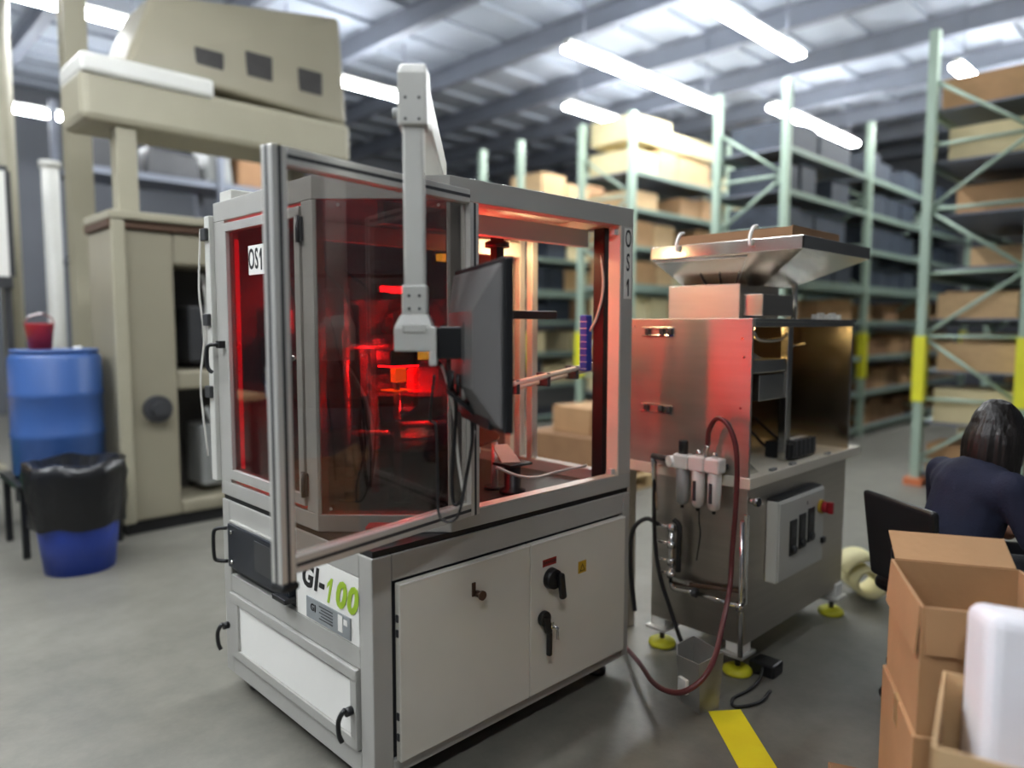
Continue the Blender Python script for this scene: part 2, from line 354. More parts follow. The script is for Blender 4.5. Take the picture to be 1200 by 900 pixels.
# stickers with the machine id
sk = part('id_sticker', M_whitep, mc, (1.276, -.0015, 1.668), (1.326, .001, 1.965), 0)
for i, c in enumerate('OS'): text('id_letter', c, .105, (1.301, -.0022, 1.918-.1*i), FY, M_ink, sk, sx=.5, bold=.001)
one('id_digit', .074, .028, (1.301, -.0015, 1.716), FY, M_ink, sk)
# chamfer pane, left door, panes
MB().add([(.012, CH-.006, .907), (CH-.006, .012, .907), (CH-.006, .012, 1.971), (.012, CH-.006, 1.971), (.016, CH-.002, .907), (CH-.002, .016, .907), (CH-.002, .016, 1.971), (.016, CH-.002, 1.971)],
         [(0,1,2,3),(7,6,5,4),(0,4,5,1),(1,5,6,2),(2,6,7,3),(3,7,4,0)]).build('corner_pane', G_smoke, mc)
for px, z in ((.03, .93), (.295, .93), (.06, 1.95), (.295, 1.95)):
    p = Vector((px, CH-px+.004-.012, z)); MB().cyl(p, p+Vector((-.006, -.006, 0)), .006, 10).build('pane_screw', M_chrome, mc)
sd = MB()
for a, b in (((-.008, .402, 1.925), (.03, 1.03, 1.958)), ((-.008, .402, .922), (.03, 1.03, .962)), ((-.008, .402, .962), (.03, .44, 1.925)), ((-.008, 1.0, .962), (.03, 1.03, 1.925))): sd.box(a, b)
sd = sd.build('side_door_frame', M_silver, mc, .003)
part('side_door_pane', G_smoke, sd, (.008, .44, .962), (.013, 1.0, 1.925), 0)
st = part('id_sticker', M_whitep, sd, (.0045, .692, 1.745), (.0075, .822, 1.855), 0)
text('id_letters', 'OS', .11, (.0035, .779, 1.80), FX, M_ink, st, sx=.56, bold=.001)
one('id_digit', .08, .032, (.0045, .718, 1.80), FX, M_ink, st)
h = MB(); h.box((-.03, 1.035, 1.46), (.0, 1.075, 1.49)).tube([(-.028, 1.055, 1.475), (-.055, 1.085, 1.47), (-.06, 1.09, 1.43), (-.058, 1.088, 1.38), (-.045, 1.075, 1.36)], .008, 8, 4)
h.build('side_door_handle', M_black, sd, .003)
for zz in (1.88, 1.0): MB().cyl((-.012, .402, zz-.045), (-.012, .402, zz+.045), .008, 10).box((-.01, .385, zz-.04), (-.002, .42, zz+.04)).build('side_door_hinge', M_dkgrey, sd)
MB().cyl((-.02, .45, 1.44), (-.005, .45, 1.44), .01, 10).build('side_door_bolt', M_chrome, sd)
part('rear_panel', M_inner, mc, (.06, WY-.03, .905), (LX-.06, WY-.015, 1.972), 0)
part('right_inner_panel', M_inner, mc, (LX-.03, .76, .905), (LX-.015, WY-.06, 1.972), 0)
part('roof_panel', M_silver, mc, (.05, .36, ZE1-.012), (LX-.05, WY-.05, ZE1-.004), 0)
MB().prism([(.06, .37), (.37, .06), (LX-.06, .06), (LX-.06, WY-.06), (.06, WY-.06)], ZE1-.03, ZE1-.022).build('inner_roof', M_ceilin, mc)
part('inner_crossbeam', M_ltgrey, mc, (.2, .2, 1.90), (LX-.06, .24, 1.975), .003)
part('inner_crossbeam', M_ltgrey, mc, (.2, .62, 1.88), (LX-.06, .66, 1.95), .003)
part('inner_light_bar', M_ceilin, mc, (.5, .30, 1.915), (1.28, .33, 1.945), .002)
for yy in (.545, .63): part('inner_post', M_alu, mc, (LX-.06, yy, .905), (LX-.02, yy+.04, 1.972), .004)
part('inner_post', M_cream, mc, (LX-.055, .70, .905), (LX-.02, .74, 1.972), .002)
part('black_inner_post', M_black, mc, (1.255, .09, .845), (1.31, .15, 1.972), .003)
part('inner_door_seal', M_cream, mc, (1.248, .0, .907), (1.257, .06, 1.972), .001)
part('sill_edge', M_alu, mc, (.45, .0, .905), (1.257, .05, .911), .001)
for xx, zz in ((1.235, 1.945), (1.235, .925)): part('door_magnet', M_ltgrey, mc, (xx-.012, .012, zz-.012), (xx+.012, .035, zz+.012), .002)
part('door_switch', M_ltgrey, mc, (.19, .045, .85), (.29, .105, .89), .003, Matrix.Translation((.155, .145, 0)) @ Matrix.Rotation(-PI/4, 4, 'Z') @ Matrix.Translation((-.24, -.14, 0)))
part('switch_label', M_darkred, mc, (.19, .043, .884), (.29, .107, .894), .001, Matrix.Translation((.155, .145, 0)) @ Matrix.Rotation(-PI/4, 4, 'Z') @ Matrix.Translation((-.24, -.14, 0)))
# roof clutter: bolts, coiled cable, cable tray
for xx in (.45, .6, .8, 1.0, 1.2): MB().cyl((xx, .03, ZE1), (xx, .03, ZE1+.008), .009, 8).build('roof_bolt', M_chrome, mc)
part('roof_tray', M_black, mc, (.6, .12, ZE1), (1.28, .16, ZE1+.02), .003)
part('roof_block', M_ltgrey, mc, (.02, WY-.13, ZE1), (.12, WY-.02, ZE1+.045), .004)
MB().tube([(.50+.13*math.cos(a*.5), .62+.1*math.sin(a*.5), ZE1+.012+a*.0022) for a in range(40)], .011, 8, 2).build('roof_cable_coil', M_wcable, mc)
part('rear_cable_duct', M_ltgrey, mc, (-.02, WY, .9), (.03, WY+.05, 2.0), .004)
for zz in (1.9, 1.55, 1.25): part('rear_bracket', M_dkgrey, mc, (-.035, WY+.005, zz), (.0, WY+.06, zz+.05), .004)
MB().tube([(-.03, WY+.06, 1.95), (-.04, WY+.07, 1.7), (-.03, WY+.06, 1.5), (-.045, WY+.075, 1.3), (-.03, WY+.06, 1.0)], .004, 6).build('rear_cable', M_wcable, mc)
# ---- inside: glass turntable, posts, lamps and cameras
part('table_top', M_table, mc, (.07, .34, ZE0), (LX-.03, WY-.03, ZE0+.01), 0)
part('table_top', M_table, mc, (.36, .06, ZE0), (LX-.03, .34, ZE0+.01), 0)
MB().lathe([(.11, 0), (.11, .06), (.06, .08), (.06, .19), (.09, .2), (.09, .215)], (.62, .60, ZE0+.01), 24).build('turntable_hub', M_dkgrey, mc)
MB().lathe([(.36, 0), (.36, .01)], (.62, .60, 1.072), 48).build('glass_turntable', G_disc, mc)
MB().lathe([(.1, 0), (.1, .012), (.04, .02), (.04, .035)], (.62, .60, 1.083), 24).build('turntable_clamp', M_alu, mc)
for xx, yy, h in ((.40, .42, .75), (.30, .62, .68), (.62, .95, .85), (.95, .80, .8), (.86, .36, .2), (.45, .85, .9)):
    MB().cyl((xx, yy, ZE0+.01), (xx, yy, ZE0+.01+h), .014, 12).build('station_post', M_alu, mc)
    MB().lathe([(.045, 0), (.045, .012)], (xx, yy, ZE0+.01), 16).build('post_flange', M_black, mc)
for xx, yy, z, dx, dy in ((.30, .62, 1.47, .16, -.1), (.62, .95, 1.6, .0, -.2), (.95, .80, 1.55, -.18, -.1), (.45, .85, 1.65, .1, -.12)):
    MB().cyl((xx, yy, z), (xx+dx, yy+dy, z), .01, 10).build('station_arm', M_alu, mc)
    cb = MB().cbox((xx+dx, yy+dy, z-.02), (.05, .05, .13)).build('camera_body', M_black, mc, .004)
    MB().cyl((xx+dx, yy+dy, z-.085), (xx+dx, yy+dy, z-.14), .022, 16).build('camera_lens', M_dkgrey, cb)
# red lamps
lp = part('lamp_housing', M_dkgrey, mc, (.36, .40, 1.40), (.50, .50, 1.46), .004)
part('red_lamp', E_red, lp, (.365, .405, 1.392), (.495, .495, 1.40), 0)
part('amber_lamp', E_orange, lp, (.385, .405, 1.335), (.435, .44, 1.39), .002, )
part('painted_lamp_reflection', E_orange, lp, (.36, .39, 1.302), (.45, .47, 1.306), 0)  # glowing sheet stands in for the lamp's light on the disc
part('yellow_lamp', E_yel, lp, (.425, .305, 1.425), (.475, .318, 1.455), .001)
def glow(parent, loc, col, watts, r=.05):  # unseen point light added to fill the enclosure with red
    l = bpy.data.lights.new('red_fill_light', 'POINT'); l.energy = watts; l.color = lin(col)[:3]; l.shadow_soft_size = r
    o = bpy.data.objects.new('red_fill_light', l); COL.objects.link(o); o.parent = parent; o.location = Vector(loc)-ORG[parent.name]
glow(lp, (.30, .80, 1.62), '#ff2430', 4)
l2 = part('lamp_housing', M_dkgrey, mc, (.66, .30, 1.30), (.86, .42, 1.34), .004)
part('red_lamp', E_red, l2, (.67, .31, 1.34), (.85, .41, 1.345), 0)
l3 = part('lamp_housing', M_dkgrey, mc, (.62, .88, 1.68), (.98, .92, 1.74), .004)
part('red_lamp', E_red, l3, (.64, .872, 1.70), (.84, .88, 1.73), 0)
l4 = part('lamp_housing', M_dkgrey, mc, (.80, .60, 1.82), (.90, .70, 1.87), .004)
part('yellow_lamp', E_yel, l4, (.74, .56, 1.83), (.80, .60, 1.86), .001); glow(l4, (.85, .48, 1.86), '#ff1820', .9)  # the point light is added to redden the enclosure ceiling
part('red_lit_reveal', emit('reveal_glow', '#ff2030', .9), mc, (.031, 1.0255, .95), (.058, 1.0318, 1.9), 0)  # glowing sheet stands in for red light falling on the post reveal
PB = basis((.575, .515, 0), rt, Vector((math.cos(YAW), math.sin(YAW), 0)))
bpl = MB(PB).box((-.24, 0, 1.26), (.20, .012, 1.66)).build('glow_backplate', M_ceilin, mc, .003)  # plate added behind the lamps to catch a fading red glow
MB(PB).box((-.20, .0, ZE0+.01), (-.17, .03, 1.27)).box((.13, .0, ZE0+.01), (.16, .03, 1.27)).build('backplate_leg', M_alu, bpl)
for xx, zz in ((-.2, 1.3), (.16, 1.3), (-.2, 1.62), (.16, 1.62)): MB(PB).cyl((xx, 0, zz), (xx, -.006, zz), .008, 8).build('backplate_bolt', M_dkgrey, bpl)
MB(PB).box((-.03, -.13, 1.29), (.09, -.06, 1.385)).build('red_diffuser', emit('red_diffuser', '#ff1420', .9), lp, .012)
MB(PB).box((-.19, -.06, 1.36), (-.10, -.01, 1.52)).build('vision_camera', M_dkgrey, bpl, .006)
MB(PB).cyl((-.145, -.06, 1.40), (-.145, -.10, 1.40), .025, 14).build('vision_lens', M_black, bpl)
MB(PB).box((-.18, -.064, 1.47), (-.11, -.06, 1.50)).build('camera_label', M_whitep, bpl)
MB(PB).box((.10, -.05, 1.45), (.17, -.005, 1.56)).build('vision_camera', M_dkgrey, bpl, .006)
for k in range(4): MB(PB).box((-.07+.025*k, -.02, 1.53), (-.055+.025*k, -.002, 1.60)).build('connector', M_black, bpl)
MB(PB).tube([(-.145, -.03, 1.52), (-.12, -.03, 1.60), (-.02, -.02, 1.63), (.0, -.012, 1.56)], .006, 6).build('vision_cable', M_cable, bpl)
MB(PB).tube([(.13, -.02, 1.56), (.08, -.03, 1.64), (.02, -.02, 1.62), (.005, -.012, 1.57)], .006, 6).build('vision_cable', M_cable, bpl)
for p_, w_ in (((-.19, -.15, 1.44), 5.5), ((-.06, -.16, 1.50), 3.2), ((-.02, -.17, 1.24), 4.0)): glow(lp, PB @ Vector(p_), '#ff1820', w_, .025)  # added point lights that redden the backplate
for xx, zz, l in ((-.26, 1.12, .16), (-.05, 1.16, .2), (.12, 1.05, .14)): MB(PB).cyl((xx, -.1, zz), (xx+l, -.14, zz+.01), .012, 10).build('guide_rod', M_alu, mc)
for xx, zz in ((-.28, .95), (-.1, .92), (.06, .97)): MB(PB).box((xx, -.16, ZE0+.011), (xx+.07, -.09, zz)).build('drive_block', M_dkgrey, mc, .006)
wl = part('lamp_housing', M_ltgrey, mc, (1.02, .42, 1.953), (1.20, .48, 1.985), .004)
part('warm_lamp', E_warm, wl, (1.03, .43, 1.945), (1.19, .47, 1.953), 0)
MB().box((.90, .93, 1.2), (.93, 1.05, 1.22)).box((.15, .90, 1.3), (.35, 1.05, 1.5)).build('inner_control_box', M_dkgrey, mc, .004)
part('inner_sign', M_whitep, mc, (.2, .985, 1.52), (.27, .99, 1.62), 0)
for k in range(4):
    MB().tube([(.2+.1*k, .95, 1.8), (.25+.1*k, .8, 1.5+.05*k), (.3+.08*k, .75, 1.2), (.35+.1*k, .8, .9)], .006, 6).build('inner_cable', M_cable, mc)
# small stand with paper by the opening, black bracket from above
s = MB().lathe([(.055, 0), (.055, .015), (.035, .025), (.035, .11), (.03, .115)], (.86, .25, ZE0+.01), 20).build('sensor_stand', M_black, mc)
part('stand_plate', M_black, s, (.80, .20, .972), (.93, .31, .984), .002, )
MB().add([(.80, .25, .99), (.87, .21, .99), (.85, .27, 1.06), (.79, .30, 1.06), (.802, .255, .986), (.872, .215, .986), (.852, .275, 1.056), (.792, .305, 1.056)], [(0,1,2,3),(7,6,5,4),(0,4,5,1),(1,5,6,2),(2,6,7,3),(3,7,4,0)]).build('paper_slip', M_paper, s)
k = part('hanging_rod', M_black, mc, (.79, .27, 1.58), (.83, .31, 1.92), .003)
MB().lathe([(.05, 0), (.05, .02), (.02, .03), (.02, .05)], (.81, .29, 1.87), 16).build('rod_flange', M_black, k)
part('rod_arm', M_black, k, (.80, .22, 1.58), (1.10, .26, 1.615), .004)
MB().tube([(.72, .2, .99), (.80, .16, .95), (.9, .15, .93), (1.05, .18, .925), (1.28, .2, .92)], .006, 6).build('inner_white_cable', M_wcable, mc)
# inclined feed track with two rails
for dy, dz in ((0, 0), (.05, -.03)):
    MB().cyl((.80, .24+dy, 1.308+dz), (1.55, .24+dy, 1.395+dz), .012, 10).build('feed_rail', M_cream, mc)
for t in (.1, .35, .6, .85): MB().cbox((.80+.75*t, .265, 1.29+.087*t), (.02, .07, .06)).build('rail_clamp', M_dkgrey, mc, .003)
part('cable_chain', M_blue, mc, (1.26, .19, 1.35), (1.30, .23, 1.60), .004)
for k in range(8): part('chain_link', M_whitep, mc, (1.2585, .188, 1.36+.03*k), (1.262, .232, 1.362+.03*k), 0)
MB().tube([(1.27, .12, 1.95), (1.26, .11, 1.85), (1.25, .09, 1.72), (1.25, .12, 1.6), (1.25, .16, 1.53)], .006, 6).build('inner_white_cable', M_wcable, mc)
# ---- the open door
HG = Vector((.405, -.028, 0)); FE = Vector((-.388, -.153, 0)); dv = (FE-HG); DW = dv.length; dv.normalize()
DM = basis(HG, dv, Vector((-dv.y, dv.x, 0)))
pr = .045
def profile(name, a, b, ax, parent=None):
    """slotted aluminium extrusion from box a-b along axis ax (0 = width, 2 = height), in door coordinates"""
    o = MB(DM).box(a, b).build(name, M_alu, mc if parent is None else parent, .003)
    for side in (0, 1):
        yy = (a[1]-.0008, a[1]+.0004) if side == 0 else (b[1]-.0004, b[1]+.0008)
        if ax == 2: MB(DM).box(((a[0]+b[0])/2-.005, yy[0], a[2]+.001), ((a[0]+b[0])/2+.005, yy[1], b[2]-.001)).build('profile_slot', M_dkgrey, o)
        else: MB(DM).box((a[0]+.001, yy[0], (a[2]+b[2])/2-.005), (b[0]-.001, yy[1], (a[2]+b[2])/2+.005)).build('profile_slot', M_dkgrey, o)
    return o
Z0, Z1 = .905, 2.0
far = profile('door_stile', (DW-pr, -pr/2, Z0-.02), (DW, pr/2, Z1), 2)
MB(DM).box((DW-.0004, -.005, Z0-.02), (DW+.0008, .005, Z1)).build('profile_slot', M_dkgrey, far)
profile('door_stile', (.0, -pr/2, Z0), (pr, pr/2, Z1-.04), 2)
profile('door_rail', (pr, -pr/2, Z1-pr), (DW-pr, pr/2, Z1), 0)
profile('door_rail', (pr, -pr/2, Z0), (DW-pr, pr/2, Z0+pr), 0)
MB(DM).box((pr, -.003, Z0+pr), (DW-pr, .003, Z1-pr)).build('open_door_pane', G_door, mc)
MB(DM).box((DW-.05, -.024, Z0-.04), (DW+.004, .03, Z0-.02)).build('door_end_cap', M_black, far, .006)
MB(DM).cyl((DW-.022, -.03, 1.44), (DW-.022, -.045, 1.44), .012, 12).tube([(DW-.022, -.045, 1.44), (DW-.03, -.06, 1.41), (DW-.022, -.05, 1.37)], .006, 8, 4).build('door_pull', M_chrome, far)
for zz in (1.05, 1.85): MB(DM).cyl((-.006, 0, zz-.04), (-.006, 0, zz+.04), .009, 10).build('door_hinge', M_dkgrey, mc)

# ================================================================ monitor on its arm
CPx, CPy = -.017, -.263
PV = Vector((.67, .50, 0)); ad = (PV-Vector((CPx, CPy, 0))).normalized(); an = Vector((ad.y, -ad.x, 0))   # an points to image right
AM = basis((CPx, CPy, 0), an, ad)
ar = thing('monitor_boom', 'pale grey hanging monitor arm reaching over the machine roof', 'monitor arm', (PV.x, PV.y, ZE1))
alen = (PV-Vector((CPx, CPy, 0))).length
MB(AM).box((-.028, -.03, 1.56), (.028, .03, 2.12)).build('column', M_ltgrey, ar, .007)
MB(AM).box((-.034, -.036, 1.575), (.034, .036, 1.665)).build('column_sleeve', M_ltgrey, ar, .006)
cp = MB(AM).add([(-.04, -.042, 2.085), (.04, -.042, 2.085), (.04, .06, 2.085), (-.04, .06, 2.085), (-.04, -.042, 2.22), (.04, -.042, 2.22), (.04, .06, 2.25), (-.04, .06, 2.25), (-.034, -.02, 2.25), (.034, -.02, 2.25)],
                [(3,2,1,0),(0,1,5,4),(4,5,9,8),(8,9,6,7),(1,2,6,9,5),(0,4,8,7,3),(2,3,7,6)]).build('elbow_cap', M_ltgrey, ar, .006)
for xx in (-.018, .018):
    for zz in (2.10, 2.155): MB(AM).cyl((xx, -.0415, zz), (xx, -.0435, zz), .004, 8).build('cap_screw', M_black, cp)
MB(AM).cyl((-.04, .02, 2.13), (-.058, .02, 2.13), .014, 12).build('cap_knob', M_grey, cp)
MB(AM).box((-.036, .06, 2.125), (.036, alen+.05, 2.235)).build('boom', M_ltgrey, ar, .01)
MB().lathe([(.08, 0), (.08, .015), (.05, .02), (.05, .09)], (PV.x, PV.y, ZE1-.004), 24).build('pivot', M_grey, ar)
for xx in (-.014, .014):
    for zz in (1.60, 1.635): MB(AM).cyl((xx, -.036, zz), (xx, -.0385, zz), .004, 8).build('collar_screw', M_black, ar)
MB(AM).hull8([(-.054, -.05, 1.55), (.050, -.05, 1.55), (.050, .05, 1.55), (-.054, .05, 1.55)], [(-.037, -.037, 1.585), (.037, -.037, 1.585), (.037, .037, 1.585), (-.037, .037, 1.585)]).build('collar', M_ltgrey, ar, .004)
bx = MB(AM).box((-.054, -.05, 1.485), (.060, .05, 1.552)).box((.040, -.05, 1.445), (.060, .05, 1.485)).build('tilt_box', M_ltgrey, ar, .004)
MB(AM).box((-.03, -.054, 1.535), (.03, -.048, 1.558)).build('tilt_cover', M_ltgrey, bx, .003)
MB(AM).box((.060, -.022, 1.462), (.138, .022, 1.552)).build('mount_neck', M_black, ar, .004)
MB(AM).box((.132, -.05, 1.45), (.142, .05, 1.565)).build('mount_plate', M_black, ar, .003)
# monitor: local x runs near -> far, local y to the screen side
near = Vector((-.012, -.613, 0)); farp = Vector((.225, -.14, 0)); mx = (farp-near).normalized(); my = Vector((mx.y, -mx.x, 0)); mw = (farp-near).length
MM = basis(near, mx, my); mz0, mz1 = 1.287, 1.722
mo = thing('monitor', 'dark grey flat monitor seen from behind on the hanging arm', 'monitor', (near.x+mx.x*mw/2, near.y+mx.y*mw/2, mz0))
MB(MM).box((0, 0, mz0), (mw, .026, mz1)).build('bezel', M_black, mo, .005)
e = .02; t = .045
MB(MM).hull8([(.002, 0, mz0+.002), (mw-.002, 0, mz0+.002), (mw-.002, 0, mz1-.002), (.002, 0, mz1-.002)], [(.14, -t, mz0+.10), (mw-.11, -t, mz0+.10), (mw-.11, -t, mz1-.13), (.14, -t, mz1-.13)]).build('rear_shell', M_mongrey, mo, .02, 3)
MB(MM).box((.012, .026, mz0+.012), (mw-.012, .0275, mz1-.012)).build('screen', M_navy, mo)
MB(MM).box((.10, -.012, mz0-.004), (.40, .01, mz0+.03)).build('port_bar', M_black, mo, .004)
def dep(px, py, d): return CAM+(fw+rt2*(px-600)/FPX-up2*(py-450)/FPX)*d
for n, m, r, P in (('cable', M_wcable, .0045, [(518, 428, 2.03), (526, 455, 2.08), (533, 490, 2.12), (536, 530, 2.14), (540, 560, 2.15), (544, 580, 2.15), (548, 545, 2.15), (556, 505, 2.1)]),
                   ('cable', M_cable, .0055, [(553, 488, 2.1), (553, 520, 2.1), (546, 560, 2.12), (541, 585, 2.13), (532, 590, 2.14), (530, 560, 2.14), (533, 510, 2.12), (534, 470, 2.1), (524, 440, 2.06), (514, 425, 2.03)]),
                   ('cable', M_cable, .004, [(556, 490, 2.1), (550, 540, 2.12), (541, 590, 2.1), (534, 608, 2.1), (522, 611, 2.1), (514, 600, 2.12), (513, 560, 2.14), (511, 500, 2.14), (504, 490, 2.14), (509, 440, 2.06)])):
    MB().tube([dep(*q) for q in P], r, 7, 6).build(n, m, ar)
MB(AM).add([(.085, -.03, 1.37), (.165, -.02, 1.30), (.165, .02, 1.30), (.085, .02, 1.37), (.085, -.03, 1.385), (.165, -.02, 1.315), (.165, .02, 1.315), (.085, .02, 1.385)], [(3,2,1,0),(4,5,6,7),(0,1,5,4),(1,2,6,5),(2,3,7,6),(3,0,4,7)]).build('plug_bracket', M_black, ar)
MB(AM).box((.085, -.004, 1.37), (.097, .008, 1.466)).build('bracket_stem', M_black, ar)
for k in range(4): MB(AM).cyl((.10+.016*k, -.01, 1.375-.013*k), (.10+.016*k, -.01, 1.43-.010*k), .006, 8).build('plug', M_cable if k != 2 else M_wcable, ar)

# ================================================================ feeder with stainless hopper
fd = thing('bulk_feeder', 'stainless steel bulk feeder with open cabinet beside the inspection machine', 'machine', (2.2, -.1, 0))
FX0, FX1, FY0 = 1.645, 2.72, -.40
bd = part('lower_body', M_steel, fd, (FX0, FY0, .15), (FX1, .09, .85), .006)
part('body_seam', M_chrome, bd, (FX0-.006, FY0-.006, .34), (FX0+.012, FY0+.012, .74), .003)
part('table', M_cream, fd, (1.632, -.415, .85), (2.87, .36, .90), .004)
part('table_leg', M_steel, fd, (2.62, .28, .0), (2.68, .34, .85), .003); part('table_leg', M_steel, fd, (1.72, .28, .0), (1.78, .34, .85), .003)
# cabinet panels
cl = part('side_panel', M_steel3, fd, (1.637, FY0-.004, .90), (1.652, .34, 1.585), .002)
part('side_panel', M_steel2, fd, (2.735, FY0, .90), (2.75, .34, 1.57), .002)
part('cabinet_roof', M_steel2, fd, (1.652, FY0-.01, 1.57), (2.765, .34, 1.585), .002)
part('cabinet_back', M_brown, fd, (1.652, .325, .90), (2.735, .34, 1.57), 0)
part('front_lintel', M_steel2, fd, (1.652, FY0-.01, 1.548), (2.735, FY0+.005, 1.57), .002)
for zz in (1.01, 1.15, 1.29, 1.43, 1.53): part('side_stud', M_black, fd, (2.75, FY0+.03, zz), (2.765, FY0+.06, zz+.03), .003)
for zz in (1.525, 1.163):    # hinges on the side panel
    hg = MB().box((1.628, -.02, zz-.022), (1.637, .155, zz-.014)).box((1.628, -.02, zz+.014), (1.637, .155, zz+.022)).build('panel_hinge', M_chrome, cl, .002)
    for yy in (-.015, .03, .11): part('hinge_knuckle', M_dkgrey, cl, (1.622, yy, zz-.014), (1.637, yy+.025, zz+.014), .003)
for yy, zz in ((-.36, 1.5), (-.36, 1.2), (-.33, 1.06), (-.37, 1.42), (.2, 1.55)): MB().cyl((1.637, yy, zz), (1.632, yy, zz), .006, 8).build('rivet', M_chrome, cl)
# inside the cabinet
part('inner_tray', M_steel2, fd, (1.67, -.34, 1.34), (2.10, .2, 1.40), .004)
MB().hull8([(1.66, -.30, 1.40), (1.95, -.30, 1.40), (1.95, .1, 1.40), (1.66, .1, 1.40)], [(1.66, -.30, 1.50), (1.74, -.30, 1.47), (1.74, .1, 1.47), (1.66, .1, 1.50)]).build('inner_chute', M_steel2, fd, .002)
part('inner_chute_skirt', M_steel2, fd, (1.86, -.33, 1.21), (2.16, -.1, 1.33), .004)
part('inner_column', M_steel2, fd, (2.12, -.34, .90), (2.17, -.30, 1.56), .004)
part('inner_lamp', E_warm2, fd, (1.9, -.2, 1.535), (2.05, -.12, 1.545), 0)
MB().tube([(1.78, -.33, 1.53), (1.85, -.33, 1.49), (2.05, -.33, 1.49), (2.15, -.32, 1.53)], .009, 8).build('inner_hoop', M_steel2, fd)
for a, b in (((2.17, -.3, 1.45), (2.5, -.25, 1.46)), ((2.0, -.3, 1.485), (2.4, -.2, 1.495))): MB().cyl(a, b, .006, 8).build('inner_rod', M_chrome, fd)
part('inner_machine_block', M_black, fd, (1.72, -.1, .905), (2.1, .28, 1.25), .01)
part('inner_valve_bank', M_black, fd, (2.15, -.36, .905), (2.42, -.22, .985), .008)
for k in range(5): part('valve', M_dkgrey, fd, (2.16+.05*k, -.372, .92), (2.195+.05*k, -.34, 1.0), .003)
part('valve_tag', M_whitep, fd, (2.28, -.34, .985), (2.42, -.28, .992), 0)
MB().hull8([(1.66, -.37, .90), (1.80, -.37, .90), (1.98, -.1, .90), (1.66, -.1, .90)], [(1.66, -.37, .96), (1.70, -.37, .96), (1.95, -.1, 1.0), (1.66, -.1, 1.0)]).build('inner_guide', M_steel2, fd)
part('guide_block', M_whitep, fd, (1.70, -.36, .965), (1.74, -.30, 1.01), .005)
for p in ([(1.9, .1, .95), (2.1, -.1, 1.05), (2.2, -.2, .95)], [(2.0, .15, 1.0), (2.2, 0, 1.15), (2.25, -.25, .98)]): MB().tube(p, .007, 6).build('inner_hose', M_cable, fd)
for xx in (1.85, 2.05, 2.45): part('table_clip', M_grey, fd, (xx, -.408, .90), (xx+.05, -.39, .912), .002)
# electrical box
eb = part('electrical_box', M_ltgrey, fd, (1.82, FY0-.055, .397), (2.31, FY0, .772), .006)
part('box_lid', M_ltgrey, eb, (1.828, FY0-.062, .405), (2.302, FY0-.055, .764), .004)
part('box_gasket', M_black, eb, (1.825, FY0-.05, .772), (2.305, FY0, .779), .001)
for k in range(3):
    xk, zk = 1.925+.095*k, .505+.012*k
    c = part('controller', M_black, eb, (xk, FY0-.068, zk), (xk+.07, FY0-.062, zk+.165), .003)
    MB().cyl((xk+.035, FY0-.068, zk+.028), (xk+.035, FY0-.08, zk+.028), .018, 14).build('controller_knob', M_dkgrey, c)
    part('controller_display', M_dkgrey, c, (xk+.014, FY0-.0695, zk+.085), (xk+.058, FY0-.068, zk+.14), .001)
MB().cyl((2.255, FY0-.062, .68), (2.255, FY0-.075, .68), .034, 20).build('switch_plate', M_warn, eb)
MB().cyl((2.255, FY0-.075, .68), (2.255, FY0-.10, .68), .027, 18).box((2.244, FY0-.125, .652), (2.266, FY0-.10, .708)).build('isolator_switch', M_red, eb, .004)
part('box_latch', M_black, eb, (2.265, FY0-.078, .495), (2.303, FY0-.062, .525), .004)
part('box_mark', M_ink, eb, (2.105, FY0-.0632, .715), (2.112, FY0-.062, .73), 0)
MB().cyl((1.66, FY0, .80), (1.655, FY0-.03, .80), .013, 12).cyl((1.655, FY0-.03, .80), (1.652, FY0-.048, .80), .02, 12).build('door_knob', M_chrome, fd)
# feet
for xx, yy in ((1.69, -.35), (1.69, .05), (2.67, -.37), (2.67, .04)):
    b = part('foot_block', M_whitep, fd, (xx-.04, yy-.04, .105), (xx+.04, yy+.04, .175), .003)
    part('foot_plate', M_alu, b, (xx-.065, yy-.055, .09), (xx+.065, yy+.055, .105), .003)
    MB().cyl((xx, yy, .02), (xx, yy, .09), .012, 10).build('foot_rod', M_dkgrey, b)
    MB().lathe([(.062, .0), (.066, .008), (.062, .022), (.045, .032), (.02, .034)], (xx, yy, 0), 20).build('foot_pad', M_yellow, b)
part('pedal', M_black, fd, (1.73, -.50, .0), (1.83, -.38, .06), .01)
# hopper pan
HX0, HX1, HY0, HY1, HZ = 1.75, 2.49, -.56, .20, 1.93
hp = MB(); to = [(HX0, HY0), (HX1, HY0), (HX1, HY1), (HX0, HY1)]; bo = [(1.985, -.27), (2.27, -.27), (2.27, .14), (1.985, .14)]
for i in range(4):
    j = (i+1) % 4; a, b, c, d = to[i], to[j], bo[j], bo[i]; s = .988
    f = lambda p: ((p[0]-2.12)*s+2.12, (p[1]+.18)*s-.18)
    A = [(*a, HZ-.055), (*b, HZ-.055), (*c, 1.74), (*d, 1.74)]; B = [(*f(a), HZ-.05), (*f(b), HZ-.05), (*f(c), 1.745), (*f(d), 1.745)]
    hp.add(A+B, [(0,1,2,3),(7,6,5,4),(0,4,5,1),(1,5,6,2),(2,6,7,3),(3,7,4,0)])
hp = hp.build('hopper_pan', M_steel2, fd)
for i in range(4):
    a, b = to[i], to[(i+1) % 4]; n = Vector((b[1]-a[1], a[0]-b[0], 0)).normalized()*.008
    MB().prism([a, b, (b[0]-n.x, b[1]-n.y), (a[0]-n.x, a[1]-n.y)], HZ-.056, HZ).build('hopper_rim', M_steel2, hp, .002)
for a, b in (((1.87, -.20), (1.87, .185)),):
    part('hopper_neck', M_steel3, fd, (1.90, -.20, 1.585), (2.3, .19, 1.75), .004)
